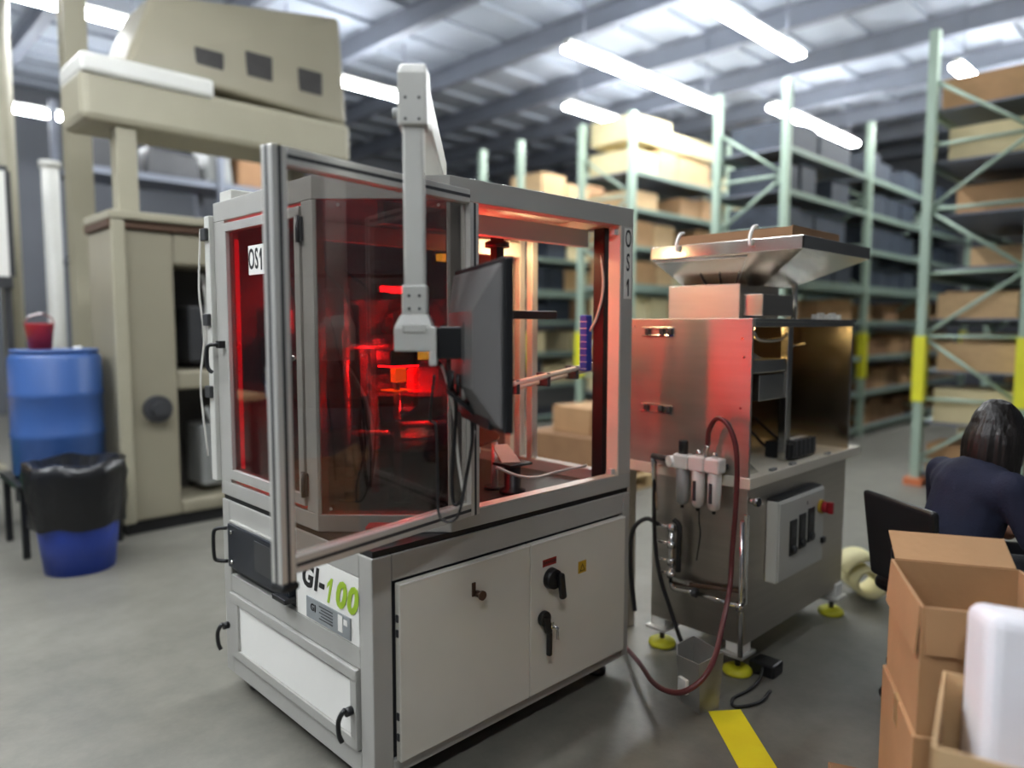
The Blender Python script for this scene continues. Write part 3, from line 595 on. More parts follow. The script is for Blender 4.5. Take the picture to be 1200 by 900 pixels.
part('neck_box', M_steel, fd, (1.93, -.30, 1.60), (2.3, -.20, 1.70), .004)
MB().cyl((2.255, -.30, 1.585), (2.255, -.30, 1.80), .014, 12).build('hopper_prop', M_steel2, fd)
# gate plate seams on the pan side (bright panels with dark joints)
def panpt(t, u):   # u along y on the left pan face, t down the face
    y0 = HY0+(HY1-HY0)*u; y1 = -.27+.41*u; return (HX0+(1.985-HX0)*t-.004, y0+(y1-y0)*t, HZ-.055+(1.74-HZ+.055)*t-.002)
for u in (.34, .52, .70):
    MB().tube([panpt(.55, u), panpt(.97, u)], .0035, 6).build('pan_joint', M_dkgrey, hp)
MB().tube([panpt(.1, .98), panpt(.1, .32), panpt(.97, .32)], .003, 6, 1).build('pan_seam', M_alu, hp)
for yy in (-.33, .04):
    MB().tube([(HX0-.012, yy, HZ-.03), (HX0-.016, yy, HZ+.01), (HX0+.01, yy, HZ+.05), (HX0+.04, yy, HZ+.06)], .008, 8, 4).build('pan_clip', M_whitep, hp)
for k, xx in enumerate((2.36, 2.42, 2.5, 2.56, 2.63)): part('roof_terminal', M_whitep, fd, (xx, -.37, 1.585), (xx+.03, -.34, 1.61+.008*(k % 2)), .003)
# carton standing in the hopper
cx = MB()
for a, b in (((1.86, -.46, 1.86), (1.868, .12, 1.985)), ((2.36, -.46, 1.86), (2.368, .12, 1.985)), ((1.868, -.46, 1.86), (2.36, -.452, 1.99)), ((1.868, .112, 1.86), (2.36, .12, 1.975)), ((1.868, -.452, 1.86), (2.36, .112, 1.866))): cx.box(a, b)
tag(cx.build('open_carton', M_card3, None), 'open brown cardboard carton sitting in the stainless hopper', 'box')
# air service unit on the side panel
fr = part('service_unit_rail', M_dkgrey, fd, (1.60, -.31, .925), (1.637, .05, .95), .003)
for k, yy in enumerate((-.115, -.195, -.275)):
    part('service_head', M_whitep, fr, (1.55, yy-.037, .912), (1.615, yy+.037, .978), .008)
    bw = MB().lathe([(.012, -.17), (.025, -.16), (.029, -.12), (.031, -.0)], (1.582, yy, .915), 16).build('service_bowl', M_grey if k < 1 else M_ltgrey, fr)
    if k: part('bowl_sight_glass', M_dkgrey, fr, (1.549, yy-.006, .78), (1.556, yy+.01, .87), .002)
    MB().cyl((1.582, yy, .75), (1.582, yy, .73), .008, 8).build('drain_stub', M_black, fr)
    if k: MB().lathe([(.014, 0), (.014, .02), (.008, .03)], (1.582, yy, .975), 10).build('fill_cap', M_chrome, fr)
MB().lathe([(.022, 0), (.022, .06), (.019, .065)], (1.582, -.115, .975), 16).build('regulator_knob', M_black, fr)
MB().cyl((1.58, -.075, .94), (1.548, -.06, .94), .026, 20).build('pressure_gauge', M_whitep, fr)
MB().cyl((1.582, .05, .945), (1.582, -.08, .945), .014, 10).build('supply_pipe', M_dkgrey, fr)
MB().tube([(1.582, -.23, .97), (1.582, -.228, 1.0), (1.585, -.235, 1.03)], .013, 10).build('hose_fitting', M_chrome, fr)
MB().tube([(1.585, -.2, .75), (1.58, -.205, .68), (1.60, -.2, .62), (1.59, -.19, .5)], .003, 6).build('drain_line', M_cable, fr)
# galvanised pipework on the lower body
pw = MB().tube([(1.582, .05, .945), (1.582, .042, .9), (1.59, .04, .8), (1.595, .035, .69)], .012, 10).build('pipe', M_chrome, fd)
MB().cyl((1.60, -.05, .64), (1.60, -.055, .36), .014, 12).build('pipe_riser', M_chrome, pw)
for zz in (.62, .54, .46, .40): MB().cyl((1.60, -.052, zz-.015), (1.60, -.052, zz+.015), .021, 12).cyl((1.60, -.052, zz), (1.60, .02, zz), .009, 8).build('pipe_tee', M_chrome, pw)
MB().tube([(1.60, -.055, .36), (1.60, -.075, .335), (1.60, -.17, .345)], .013, 10).build('pipe_elbow', M_chrome, pw)
MB().cyl((1.60, -.17, .345), (1.60, -.19, .345), .022, 10).build('pipe_union', M_dkgrey, pw)
MB().cyl((1.60, -.18, .345), (1.60, -.40, .342), .011, 10).build('pipe_run', M_chrome, pw)
MB().cyl((1.60, -.40, .72), (1.60, -.408, .12), .011, 10).build('drop_pipe', M_chrome, pw)
MB().cyl((1.60, -.40, .36), (1.60, -.40, .325), .019, 10).build('pipe_tee', M_chrome, pw)
part('ball_valve', M_chrome, pw, (1.58, -.16, .375), (1.61, -.07, .395), .004)
MB().cyl((1.60, -.06, .36), (1.63, -.39, .40), .010, 8).build('conduit', M_brown, pw)
MB().tube([(1.60, .02, .62), (1.58, .08, .64), (1.53, .12, .58), (1.52, .12, .4), (1.53, .1, .2)], .011, 8).build('black_loop', M_cable, pw)
MB().tube([(1.6, -.06, .66), (1.60, -.09, .63), (1.60, -.09, .5), (1.60, -.09, .42)], .013, 8).build('black_loop', M_cable, pw)
MB().tube([(1.585, .04, .92), (1.585, .035, .6), (1.58, .0, .4), (1.58, -.06, .25), (1.58, -.12, .12), (1.6, -.16, .03)], .010, 8).build('black_loop', M_cable, pw)

# red hose
tag(MB().tube([(1.585, -.235, 1.03), (1.57, -.25, 1.10), (1.56, -.29, 1.155), (1.55, -.345, 1.14), (1.55, -.385, 1.06), (1.545, -.40, .95), (1.545, -.398, .78), (1.545, -.388, .6), dep(855, 690, 3.05), dep(846, 735, 2.86), dep(837, 772, 2.74), dep(822, 797, 2.69), dep(800, 811, 2.70), dep(780, 809, 2.80), dep(764, 798, 2.98), dep(750, 778, 3.18), (1.52, .15, .014)], .011, 10, 8).build('air_hose', M_hose),
    'dark red air hose looping from the service unit to the floor', 'hose')
# floor cable by the pedal
tag(MB().tube([(1.75, -.44, .05), (1.66, -.47, .02), (1.56, -.47, .008), (1.45, -.46, .008), (1.40, -.50, .008), (1.5, -.55, .008), (1.62, -.54, .008)], .007, 7).build('foot_cable', M_cable), 'black cable on the floor trailing from the feeder foot', 'cable')
# grey bin on the floor
bn = thing('parts_bin', 'small grey plastic bin standing on the floor below the red hose', 'bin', (1.32, -.37, 0))
BM = Matrix.Translation((1.325, -.365, 0)) @ Matrix.Rotation(-.3, 4, 'Z')
b0 = [(-.05, -.075), (.05, -.075), (.05, .075), (-.03, .075), (-.05, .04)]; b1 = [(-.07, -.085), (.06, -.085), (.06, .095), (-.035, .095), (-.07, .05)]
zt = [.215, .24, .24, .22, .20]
m = MB(BM); n = 5
vo = [(x, y, 0) for x, y in b0]+[(x, y, zt[i]) for i, (x, y) in enumerate(b1)]; vi = [(x*.9, y*.92, .006) for x, y in b0]+[(x*.92, y*.94, zt[i]) for i, (x, y) in enumerate(b1)]
m.add(vo+vi, [tuple(range(n))[::-1], tuple(range(2*n, 3*n))]+[(i, (i+1) % n, n+(i+1) % n, n+i) for i in range(n)]+[(2*n+(i+1) % n, 2*n+i, 3*n+i, 3*n+(i+1) % n) for i in range(n)]+[(n+i, n+(i+1) % n, 3*n+(i+1) % n, 3*n+i) for i in range(n)])
m.build('bin_shell', M_bin, bn)
MB(BM).box((-.078, -.02, .06), (-.06, .03, .12)).build('label_holder', M_whitep, bn, .003)
# yellow tape on the floor
MB().add([(1.299, -.434, .0005), (1.405, -.519, .0005), (.80, -1.16, .0005), (.70, -1.07, .0005), (1.299, -.434, .002), (1.405, -.519, .002), (.80, -1.16, .002), (.70, -1.07, .002)], [(3,2,1,0),(4,5,6,7),(0,1,5,4),(1,2,6,5),(2,3,7,6),(3,0,4,7)])
tp = MB().add([(1.299, -.434, .0), (1.405, -.519, .0), (.80, -1.16, .0), (.70, -1.07, .0), (1.299, -.434, .002), (1.405, -.519, .002), (.80, -1.16, .002), (.70, -1.07, .002)], [(3,2,1,0),(4,5,6,7),(0,1,5,4),(1,2,6,5),(2,3,7,6),(3,0,4,7)]).build('floor_tape', M_tape)
tag(tp, 'strip of bright yellow marking tape stuck to the floor', 'tape')
# roll of cream foam
sp = []
for a in range(0, 46):
    th = a/45*2*PI*1.45; r = .03+.011*th; sp.append((r*math.cos(th), r*math.sin(th)))
RMx = basis((3.03, -.40, .128), rt, Vector((0, 0, 1)), Vector((-rt.y, rt.x, 0))*-1)
fm = MB(RMx); V = []; F = []
for i, (x, y) in enumerate(sp):
    l = math.hypot(x, y); o_ = (x*(l+.022)/l, y*(l+.022)/l)
    for z in (-.10, .10): V += [(x, y, z), (o_[0], o_[1], z)]
for i in range(len(sp)-1):
    a, b = 4*i, 4*i+4; F += [(a, a+1, b+1, b), (a+2, b+2, b+3, a+3), (a, b, b+2, a+2), (a+1, a+3, b+3, b+1)]
F += [(0, 2, 3, 1), (b, b+1, b+3, b+2)]
tag(fm.add(V, F, True).build('foam_roll', M_foam), 'roll of cream foam sheet standing on the floor behind the feeder', 'foam roll')

# ================================================================ person on an office chair
PC = Vector((2.13, -1.10, 0)); PA = math.radians(-33)
PM = Matrix.Translation(PC) @ Matrix.Rotation(PA, 4, 'Z')      # local +x forward
ch = thing('office_chair', 'black office swivel chair under the person in navy', 'chair', PC)
MB(PM).lathe([(.03, .09), (.03, .30), (.022, .30), (.022, .41)], (0, 0, 0), 14).build('gas_column', M_dkgrey, ch)
for k in range(5):
    a = 2*PI*k/5+.5; c, s_ = math.cos(a), math.sin(a)
    lg = MB(PM @ Matrix.Rotation(a, 4, 'Z')).hull8([(.02, -.03, .085), (.30, -.018, .06), (.30, .018, .06), (.02, .03, .085)], [(.02, -.03, .125), (.30, -.018, .085), (.30, .018, .085), (.02, .03, .125)]).build('base_arm', M_black, ch, .006)
    MB(PM @ Matrix.Rotation(a, 4, 'Z')).cyl((.29, -.022, .03), (.29, .022, .03), .03, 14).build('caster', M_black, lg)
MB(PM).box((-.23, -.24, .41), (.24, .24, .475)).build('seat', M_black, ch, .03, 3)
MB(PM).hull8([(-.29, -.18, .50), (-.25, -.18, .50), (-.25, .18, .50), (-.29, .18, .50)], [(-.33, -.2, .86), (-.295, -.2, .86), (-.295, .2, .86), (-.33, .2, .86)]).build('backrest', M_black, ch, .02, 3)
MB(PM).tube([(-.1, 0, .42), (-.27, 0, .44), (-.30, 0, .52), (-.31, 0, .66)], .022, 8).build('back_support', M_black, ch)
def capsule(mb, a, b, ra, rb, n=14):
    mb.cyl(a, b, ra, n, rb); mb.ell(a, (ra,)*3, n, 8); mb.ell(b, (rb,)*3, n, 8)
def fused(mb, name, m, parent, vox=.012):
    o = mb.build(name, m, parent); r = o.modifiers.new('fuse', 'REMESH'); r.mode = 'VOXEL'; r.voxel_size = vox; r.use_smooth_shade = True
    s = o.modifiers.new('smooth', 'SMOOTH'); s.iterations = 4; s.factor = .5; return o
pe = thing('person', 'person with dark hair in a navy top seated on an office chair', 'person', PC+Vector((0, 0, 0)))
hip = Vector((-.06, 0, .56)); chest = Vector((.04, 0, .88)); neck = Vector((.10, 0, 1.0)); head = Vector((.155, 0, 1.115))
B = MB(PM)
capsule(B, hip, chest, .13, .135); B.ell(chest+Vector((0, 0, .02)), (.11, .185, .11)); B.ell(hip, (.14, .17, .11)); capsule(B, neck-Vector((.01, 0, .05)), head-Vector((.02, 0, .04)), .052, .05)
B.ell(head+Vector((0, 0, .012)), (.092, .075, .105)); B.ell(head+Vector((.035, 0, -.045)), (.055, .055, .06)); capsule(B, head+Vector((.088, 0, .005)), head+Vector((.104, 0, -.022)), .008, .013)
for sgn in (-1, 1):
    B.ell(head+Vector((-.005, sgn*.076, -.01)), (.02, .01, .03)); B.ell(head+Vector((.078, sgn*.03, .022)), (.014, .018, .008))
    sh = chest+Vector((.0, sgn*.17, .05)); el = Vector((.10, sgn*.235, .73)); wr = Vector((.27, sgn*.13, .668))
    capsule(B, sh, el, .052, .042); capsule(B, el, wr, .04, .028)
    capsule(B, wr, wr+Vector((.07, -sgn*.01, -.008)), .03, .036)
    for k in range(4):
        b0_ = wr+Vector((.085, sgn*(-.036+.021*k), -.005)); l = (.06, .07, .066, .052)[k]
        kn = b0_+Vector((l*.5, 0, .006)); capsule(B, b0_, kn, .0095, .009, 8); capsule(B, kn, kn+Vector((l*.45, 0, -.03)), .009, .0075, 8)
    th = wr+Vector((.03, -sgn*.035, 0)); capsule(B, th, th+Vector((.035, -sgn*.022, -.008)), .012, .010, 8); capsule(B, th+Vector((.035, -sgn*.022, -.008)), th+Vector((.065, -sgn*.022, -.02)), .010, .008, 8)
    kn = Vector((.40, sgn*.12, .535)); an_ = Vector((.44, sgn*.12, .10)); hp_ = Vector((0, sgn*.09, .565))
    capsule(B, hp_, kn, .082, .062); capsule(B, kn, an_, .058, .04); capsule(B, an_+Vector((0, 0, -.04)), an_+Vector((.15, 0, -.07)), .035, .028)
fused(B, 'body', M_skin, pe, .009)
T = MB(PM)
capsule(T, hip+Vector((0, 0, .04)), chest, .145, .15); T.ell(chest+Vector((0, 0, .02)), (.125, .20, .12)); T.ell(hip+Vector((0, 0, .06)), (.155, .185, .10)); capsule(T, chest+Vector((.03, 0, .07)), neck+Vector((0, 0, .005)), .075, .062)
for sgn in (-1, 1):
    sh = chest+Vector((.0, sgn*.17, .05)); el = Vector((.10, sgn*.235, .73)); wr = Vector((.255, sgn*.139, .673))
    capsule(T, sh, el, .066, .056); capsule(T, el, wr, .054, .04)
fused(T, 'navy_top', M_navycl, pe, .012)
T = MB(PM); T.ell(hip, (.155, .185, .115))
for sgn in (-1, 1):
    kn = Vector((.40, sgn*.12, .535)); an_ = Vector((.44, sgn*.12, .13)); hp_ = Vector((0, sgn*.09, .565)); capsule(T, hp_, kn, .094, .075); capsule(T, kn, an_, .07, .055)
fused(T, 'trousers', M_trous, pe, .012)
for sgn in (-1, 1):
    T = MB(PM); capsule(T, Vector((.42, sgn*.12, .045)), Vector((.60, sgn*.12, .04)), .045, .038); T.ell((.5, sgn*.12, .02), (.15, .045, .02)); capsule(T, Vector((.44, sgn*.12, .05)), Vector((.44, sgn*.12, .10)), .045, .045)
    fused(T, 'shoe', M_black, pe, .01)
Hh = MB(PM); Hh.ell(head+Vector((-.022, 0, .03)), (.10, .092, .108)); Hh.ell(head+Vector((-.05, 0, -.04)), (.07, .085, .10)); Hh.ell(head+Vector((-.07, 0, -.10)), (.055, .095, .11)); Hh.ell(head+Vector((-.085, 0, -.19)), (.045, .085, .10))
for sgn in (-1, 1): Hh.ell(head+Vector((-.02, sgn*.075, -.05)), (.055, .03, .12))
rh = random.Random(3)
for k in range(64):
    a = PI*.35+rh.random()*PI*1.3; t0 = rh.uniform(.05, .5); q0 = head+Vector((-.02+.10*math.cos(a)*t0, .092*math.sin(a)*t0, .03+.108*math.sqrt(1-t0*t0)))
    q1 = head+Vector((-.022+.106*math.cos(a), .099*math.sin(a), .0)); q2 = head+Vector((-.04+.10*math.cos(a+rh.uniform(-.2, .2)), .10*math.sin(a), -.12-.06*rh.random())); q3 = q2+Vector((-.02, rh.uniform(-.015, .015), -.08*rh.random()))
    Hh.tube([q0, q1, q2, q3], rh.uniform(.008, .014), 6, 5)
o_h = fused(Hh, 'hair', M_hair, pe, .006); o_h.modifiers['smooth'].iterations = 2
for sgn in (-1, 1): MB(PM).ell(head+Vector((.084, sgn*.03, .012)), (.011, .014, .010), 10, 8).build('eye', M_whitep, pe)
for sgn in (-1, 1): MB(PM).ell(head+Vector((.093, sgn*.03, .012)), (.004, .006, .006), 8, 6).build('iris', M_ink, pe)
MB(PM).ell(head+Vector((.083, 0, -.058)), (.008, .022, .007), 10, 8).build('lips', mat('lips', '#8d4f48', .5), pe)

# ================================================================ cartons in the foreground
def carton(name, label, M, sx, sy, h, m, flaps=None, group=None, open_top=False):
    t = thing(name, label, 'box', M.translation, group); k = .006
    if open_top:
        w_ = MB(M)
        for a, b in (((-sx/2, -sy/2, 0), (sx/2, -sy/2+k, h)), ((-sx/2, sy/2-k, 0), (sx/2, sy/2, h)), ((-sx/2, -sy/2+k, 0), (-sx/2+k, sy/2-k, h)), ((sx/2-k, -sy/2+k, 0), (sx/2, sy/2-k, h)), ((-sx/2+k, -sy/2+k, 0), (sx/2-k, sy/2-k, k))): w_.box(a, b)
        w_.build('carton_walls', m, t)
        for (px, py, ax, ln, wd, ang) in flaps or ():
            Mf = M @ Matrix.Translation((px, py, h)) @ Matrix.Rotation(ax, 4, 'Z') @ Matrix.Rotation(-ang, 4, 'Y')
            MB(Mf).box((0, -wd/2, -.002), (ln, wd/2, .003)).build('flap', m, t)
    else:
        MB(M).box((-sx/2, -sy/2, 0), (sx/2, sy/2, h)).build('carton_body', m, t, .004)
        MB(M).box((-.025, -sy/2-.0006, h-.08), (.025, sy/2+.0006, h+.0008)).build('packing_tape', mat('packing_tape', '#a98a5e', .3), t)
    return t
A_ = Matrix.Translation((1.03, -1.39, 0)) @ Matrix.Rotation(math.radians(28), 4, 'Z')
carton('cardboard_box', 'closed tan cardboard box at the bottom of the stack by the chair', A_, .42, .36, .50, M_card)
carton('cardboard_box', 'open flapped cardboard box on top of the stack by the chair', A_ @ Matrix.Translation((0, 0, .501)), .40, .34, .34, M_card,
       [(-.2, 0, PI, .12, .32, -1.5), (.2, 0, 0, .13, .32, .45), (0, .17, PI/2, .13, .38, -1.5), (0, -.17, -PI/2, .12, .38, -1.4)], None, True)
B_ = Matrix.Translation((.56, -1.63, 0)) @ Matrix.Rotation(math.radians(12), 4, 'Z')
carton('cardboard_box', 'closed light cardboard box under the box with white foam', B_, .40, .40, .42, M_card2)
carton('cardboard_box', 'open light cardboard box with white foam sticking out of it', B_ @ Matrix.Translation((0, 0, .421)), .38, .38, .30, M_card2, [(-.19, 0, PI, .12, .36, -1.45)], None, True)
fs = MB(B_ @ Matrix.Translation((.03, .0, .428)) @ Matrix.Rotation(.22, 4, 'Y') @ Matrix.Rotation(.2, 4, 'Z')).box((-.11, -.12, .03), (.12, .13, .50)).build('foam_block', M_styro, None, .03, 3)
tag(fs, 'white foam packing block sticking up out of the open light box', 'packing foam')
pd = MB(Matrix.Translation((1.17, -1.03, 0)) @ Matrix.Rotation(.4, 4, 'Z')).box((-.09, -.06, 0), (.09, .06, .05)).box((-.07, -.05, .05), (.07, .05, .058)).build('cardboard_tray', M_card3, None, .008)
tag(pd, 'small brown cardboard tray lying on the floor by the box stack', 'tray')

# ================================================================ pallet racks
ORD = ['lowest shelf', 'second shelf up', 'third shelf up', 'fourth shelf up', 'fifth shelf up', 'sixth shelf up', 'seventh shelf up', 'eighth shelf up']
LEV = [.62, 1.12, 1.62, 2.10, 2.60, 3.10, 3.58]
def rack(label, x0, y0, y1, nb, bay, top, group='pallet rack rows'):
    t = thing('pallet_rack', label, 'rack', (x0+nb*bay/2, (y0+y1)/2, 0), group)
    for i in range(nb+1):
        x = x0+i*bay
        for y in (y0, y1):
            p = MB().box((x-.045, y-.04, 0), (x+.045, y+.04, top)).build('upright', M_green, t)
            if i == 0 or y == y0: MB().box((x-.062, y-.052, .82), (x+.055, y+.052, 1.45)).build('yellow_guard', M_guard, p)
            if i == 0: MB().box((x-.09, y-.08, 0), (x+.09, y+.08, .07)).build('upright_foot', M_orange, p)
        z = .25; k = 0
        while z+.6 < top and i < 3:
            a, b = ((x, y0, z), (x, y1, z+.6)) if k % 2 else ((x, y1, z), (x, y0, z+.6))
            MB().cyl(a, b, .018, 6).build('brace', M_green, t); MB().cyl((x, y0, z), (x, y1, z), .018, 6).build('brace', M_green, t); z += .6; k += 1
    for z in [.12]+LEV:
        for i in range(nb):
            xa, xb = x0+i*bay+.05, x0+(i+1)*bay-.05; hgt = .11 if abs(z-2.1) < .05 else .06
            for y in (y0, y1): MB().box((xa, y-.025, z-hgt), (xb, y+.025, z)).build('beam', M_gbeam, t)
            MB().box((xa, y0+.03, z-.02), (xb, y1-.03, z)).build('deck', M_purlin, t)
    return t
def carton_mesh(m, name):
    b = MB().box((-.5, -.5, 0), (.5, .5, 1)).box((-.06, -.503, .6), (.06, .503, 1.003)); o = b.build(name, m); me = o.data; bpy.data.objects.remove(o); return me
CM = {k: carton_mesh(m, 'carton_'+k) for k, m in (('tan', M_card2), ('mid', M_card), ('brown', M_card3), ('tote', M_dkbox), ('cream', mat('cream_carton', '#d2c49a', .8, 0, .06, 3)))}
def fill(x0, x1, y0, y1, levels, kinds, name, label, group, dens=.92, w=(.42, .62), d=None, hh=(.22, .36)):
    for z in levels:
        lv = (([.12]+LEV).index(z)) if z in [.12]+LEV else None; x = x0
        while x < x1-.3:
            ww = random.uniform(*w)
            if x+ww > x1: break
            if random.random() < dens:
                k = random.choice(kinds); o = bpy.data.objects.new(name, CM[k]); COL.objects.link(o)
                dd = d or (y1-y0)*random.uniform(.82, .94); h_ = random.uniform(*hh)
                o.scale = (ww-.03, dd, h_); o.location = (x+ww/2, y0+dd/2+random.uniform(.02, .06), z+.001); o.rotation_euler.z = random.uniform(-.03, .03)*.5
                tag(o, label.replace('CARTON', dict(tan='tan carton', mid='mid brown carton', brown='dark brown carton', tote='dark blue grey tote', cream='cream carton')[k]).replace('SHELF', ORD[lv] if lv is not None else 'top'), 'tote' if k == 'tote' else 'box', group)
            x += ww
RT = 4.3
rack('pale green pallet rack full of dark totes and brown cartons', 6.8, 1.92, 2.78, 3, 2.5, RT)
rack('pale green pallet rack seen end-on with cartons, yellow guards at its feet', 6.5, -.47, .36, 3, 2.5, RT)
rack('pale green pallet rack of tan cartons behind the dark tote rack', 6.6, 3.9, 4.75, 3, 2.5, RT)
rack('pale green pallet rack farthest behind the machine roof', 6.6, 5.95, 6.8, 2, 2.5, RT)
for i in range(3):
    xa, xb = 6.8+2.5*i+.08, 6.8+2.5*(i+1)-.08
    fill(xa, xb, 1.95, 2.75, LEV[3:], ['tote'], 'storage_tote', 'CARTON on the SHELF of the dark tote rack', 'dark totes on the rack', .97, hh=(.28, .38))
    fill(xa, xb, 1.95, 2.75, [.12]+LEV[:3], ['brown', 'mid'], 'rack_carton', 'CARTON on the SHELF of the dark tote rack', 'brown cartons below the totes', .9)
for i in range(2):
    xa, xb = 6.5+2.5*i+.08, 6.5+2.5*(i+1)-.08
    fill(xa, xb, -.44, .33, [.12]+LEV, ['tan', 'mid', 'cream'], 'rack_carton', 'CARTON on the SHELF of the end-on rack', 'cartons on the end-on rack', .85, hh=(.2, .36))
for i in range(3):
    xa, xb = 6.6+2.5*i+.08, 6.6+2.5*(i+1)-.08
    fill(xa, xb, 3.93, 4.72, LEV, ['tan', 'cream', 'cream', 'mid'], 'rack_carton', 'CARTON on the SHELF of the rack behind the tote rack', 'cartons on the middle rack', .93, hh=(.24, .38))
xa = 6.68
fill(6.68, 9.0, 5.98, 6.77, LEV, ['cream', 'tan', 'brown', 'tote'], 'rack_carton', 'CARTON on the SHELF of the farthest rack', 'cartons on the farthest rack', .85, hh=(.24, .38))
fill(6.7, 9.0, 3.93, 4.72, [RT-.30], ['cream'], 'rack_carton', 'cream carton on top of the rack behind the dark tote rack', 'cartons on the middle rack top', .8)
for yy0, yy1, xs in ((-.44, .33, (9.4, 11.0)),): fill(xs[0], xs[1], yy0, yy1, [RT-.32], ['cream'], 'rack_carton', 'cream carton on top of the end-on rack', 'cartons on the end-on rack top', .8)

# goods on the floor seen through the open enclosure
pl = thing('wood_pallet', 'pale wooden pallet on the floor behind the machine', 'pallet', (4.1, 2.55, 0))
for k in range(5): MB().box((3.6, 2.1+.2*k, .11), (4.6, 2.24+.2*k, .13)).build('deck_board', M_wood, pl)
for k in range(3): MB().box((3.62+.43*k, 2.1, .02), (3.72+.43*k, 3.04, .11)).build('stringer', M_wood, pl)
for k in range(3): MB().box((3.6, 2.1+.4*k, 0), (4.6, 2.22+.4*k, .02)).build('bottom_board', M_wood, pl)
carton('cardboard_box', 'wide brown carton resting on the wooden pallet', Matrix.Translation((4.1, 2.55, .131)) @ Matrix.Rotation(.05, 4, 'Z'), .86, .8, .42, M_card3)
carton('cardboard_box', 'smaller tan carton on top of the wide pallet carton', Matrix.Translation((4.15, 2.5, .552)) @ Matrix.Rotation(-.1, 4, 'Z'), .6, .5, .24, M_card)

# ================================================================ beige press and clutter at the left
bp = thing('beige_press', 'large beige industrial press with dark open bays against the left background', 'machine', (1.1, 4.5, 0))
Yf = 3.8
for a, b in (((.36, Yf, .10), (.78, 4.4, 2.24)), ((.78, Yf, 1.06), (2.2, 4.4, 1.20)), ((.78, Yf, 2.0), (2.2, 4.4, 2.24)), ((.78, Yf, .10), (2.2, 4.4, .20)), ((2.05, Yf, .20), (2.2, 4.4, 1.06)), ((2.05, Yf, 1.2), (2.2, 4.4, 2.0))): part('press_body', M_beige, bp, a, b, .02)
part('press_plinth', M_black, bp, (.40, Yf+.04, 0), (2.15, 4.36, .10), 0)
part('bay_back', M_window, bp, (.78, 4.30, .20), (2.05, 4.34, 2.0), 0)
part('press_crown', M_brown, bp, (.34, Yf-.03, 2.24), (2.2, 4.4, 2.30), .01)
part('press_ledge', M_beige2, bp, (.34, Yf-.06, 2.30), (2.2, 4.4, 2.36), .01)
part('press_column', M_beige2, bp, (.42, Yf, 2.36), (.56, Yf+.14, 2.95), .01); part('press_column', M_beige2, bp, (1.9, Yf+.3, 2.36), (2.05, Yf+.45, 2.95), .01)
part('press_pilaster', M_beige2, bp, (.35, Yf-.05, .10), (.44, Yf, 2.3), .01)
MB().cyl((.62, Yf, .93), (.62, Yf-.05, .93), .10, 20).cyl((.62, Yf-.05, .93), (.62, Yf-.09, .93), .05, 16).build('press_handwheel', M_dkgrey, bp)
part('press_crossbeam', M_beige2, bp, (.20, Yf-.05, 2.95), (2.3, Yf+.5, 3.30), .05)
part('press_crossbeam_cap', M_ltgrey, bp, (.20, Yf-.08, 3.26), (1.1, Yf+.5, 3.40), .03)
MB().hull8([(.5, Yf, 3.40), (2.3, Yf, 3.30), (2.3, 4.6, 3.30), (.5, 4.6, 3.40)], [(.75, Yf+.15, 4.0), (2.3, Yf+.1, 4.25), (2.3, 4.6, 4.25), (.75, 4.6, 4.0)]).build('press_top_hopper', M_beige, bp, .04)
for xx, zz in ((1.0, 3.55), (1.4, 3.62), (1.85, 3.6)): part('hopper_port', M_window, bp, (xx, Yf+.02, zz-.1), (xx+.22, Yf+.2, zz+.1), .01)
part('bay_tooling', M_dkgrey, bp, (.95, 4.0, 1.25), (1.35, 4.3, 1.7), .02); part('bay_tooling', M_grey, bp, (1.0, 3.95, .25), (1.25, 4.3, .75), .03)
MB().tube([(1.05, 3.95, 1.95), (1.07, 3.93, 1.7), (1.04, 3.92, 1.5), (1.08, 3.93, 1.3)], .012, 6).build('bay_hose', M_wcable, bp)
MB().cyl((1.05, 3.9, 1.48), (1.12, 3.9, 1.48), .04, 12).build('bay_roller', M_chrome, bp); MB().tube([(1.02, 3.9, .9), (1.06, 3.88, .75), (1.04, 3.88, .5), (1.1, 3.88, .3)], .02, 8).build('bay_hose', M_grey, bp)
# drums
sd_ = thing('drum_stand', 'low black stand under the blue drum', 'stand', (.03, 4.02, 0))
part('stand_top', M_black, sd_, (-.29, 3.70, .46), (.35, 4.34, .50), .01)
for xx in (-.27, .29):
    for yy in (3.72, 4.28): part('stand_leg', M_black, sd_, (xx, yy, 0), (xx+.04, yy+.04, .46), 0)
dm = thing('blue_drum', 'dusty blue plastic drum standing on a low black stand', 'drum', (.03, 4.02, .501))
MB().lathe([(.265, 0), (.285, .03), (.285, .27), (.295, .29), (.285, .31), (.285, .55), (.295, .57), (.285, .59), (.285, .82), (.26, .86)], (.03, 4.02, .501), 32).build('drum_shell', M_drum, dm)
MB().lathe([(.27, 0), (.27, .02)], (.03, 4.02, 1.361), 32).build('drum_lid', M_drum, dm); MB().lathe([(.03, 0), (.03, .02)], (.15, 3.92, 1.381), 12).build('bung', M_whitep, dm)
rb = thing('red_bucket', 'small red bucket on top of the blue drum', 'bucket', (-.03, 3.95, 1.382)); MB().lathe([(.07, 0), (.09, .17), (.095, .18)], (-.05, 4.05, 1.382), 16).build('bucket_shell', M_red, rb)
MB().tube([(-.14, 4.05, 1.55), (-.12, 4.03, 1.6), (-.05, 4.02, 1.63), (.02, 4.03, 1.6), (.04, 4.05, 1.55)], .005, 6).build('bail', M_chrome, rb)
tc_ = thing('trash_can', 'royal blue trash can lined with a black bag in front of the drum', 'trash can', (-.04, 3.30, 0))
MB().lathe([(.20, 0), (.235, .32), (.25, .62)], (-.04, 3.30, 0), 28).build('can_shell', M_can, tc_)
bgm = MB(); nn = 40; prof = [(.262, .30), (.275, .45), (.285, .62), (.28, .69), (.23, .70), (.17, .60)]
vs = []
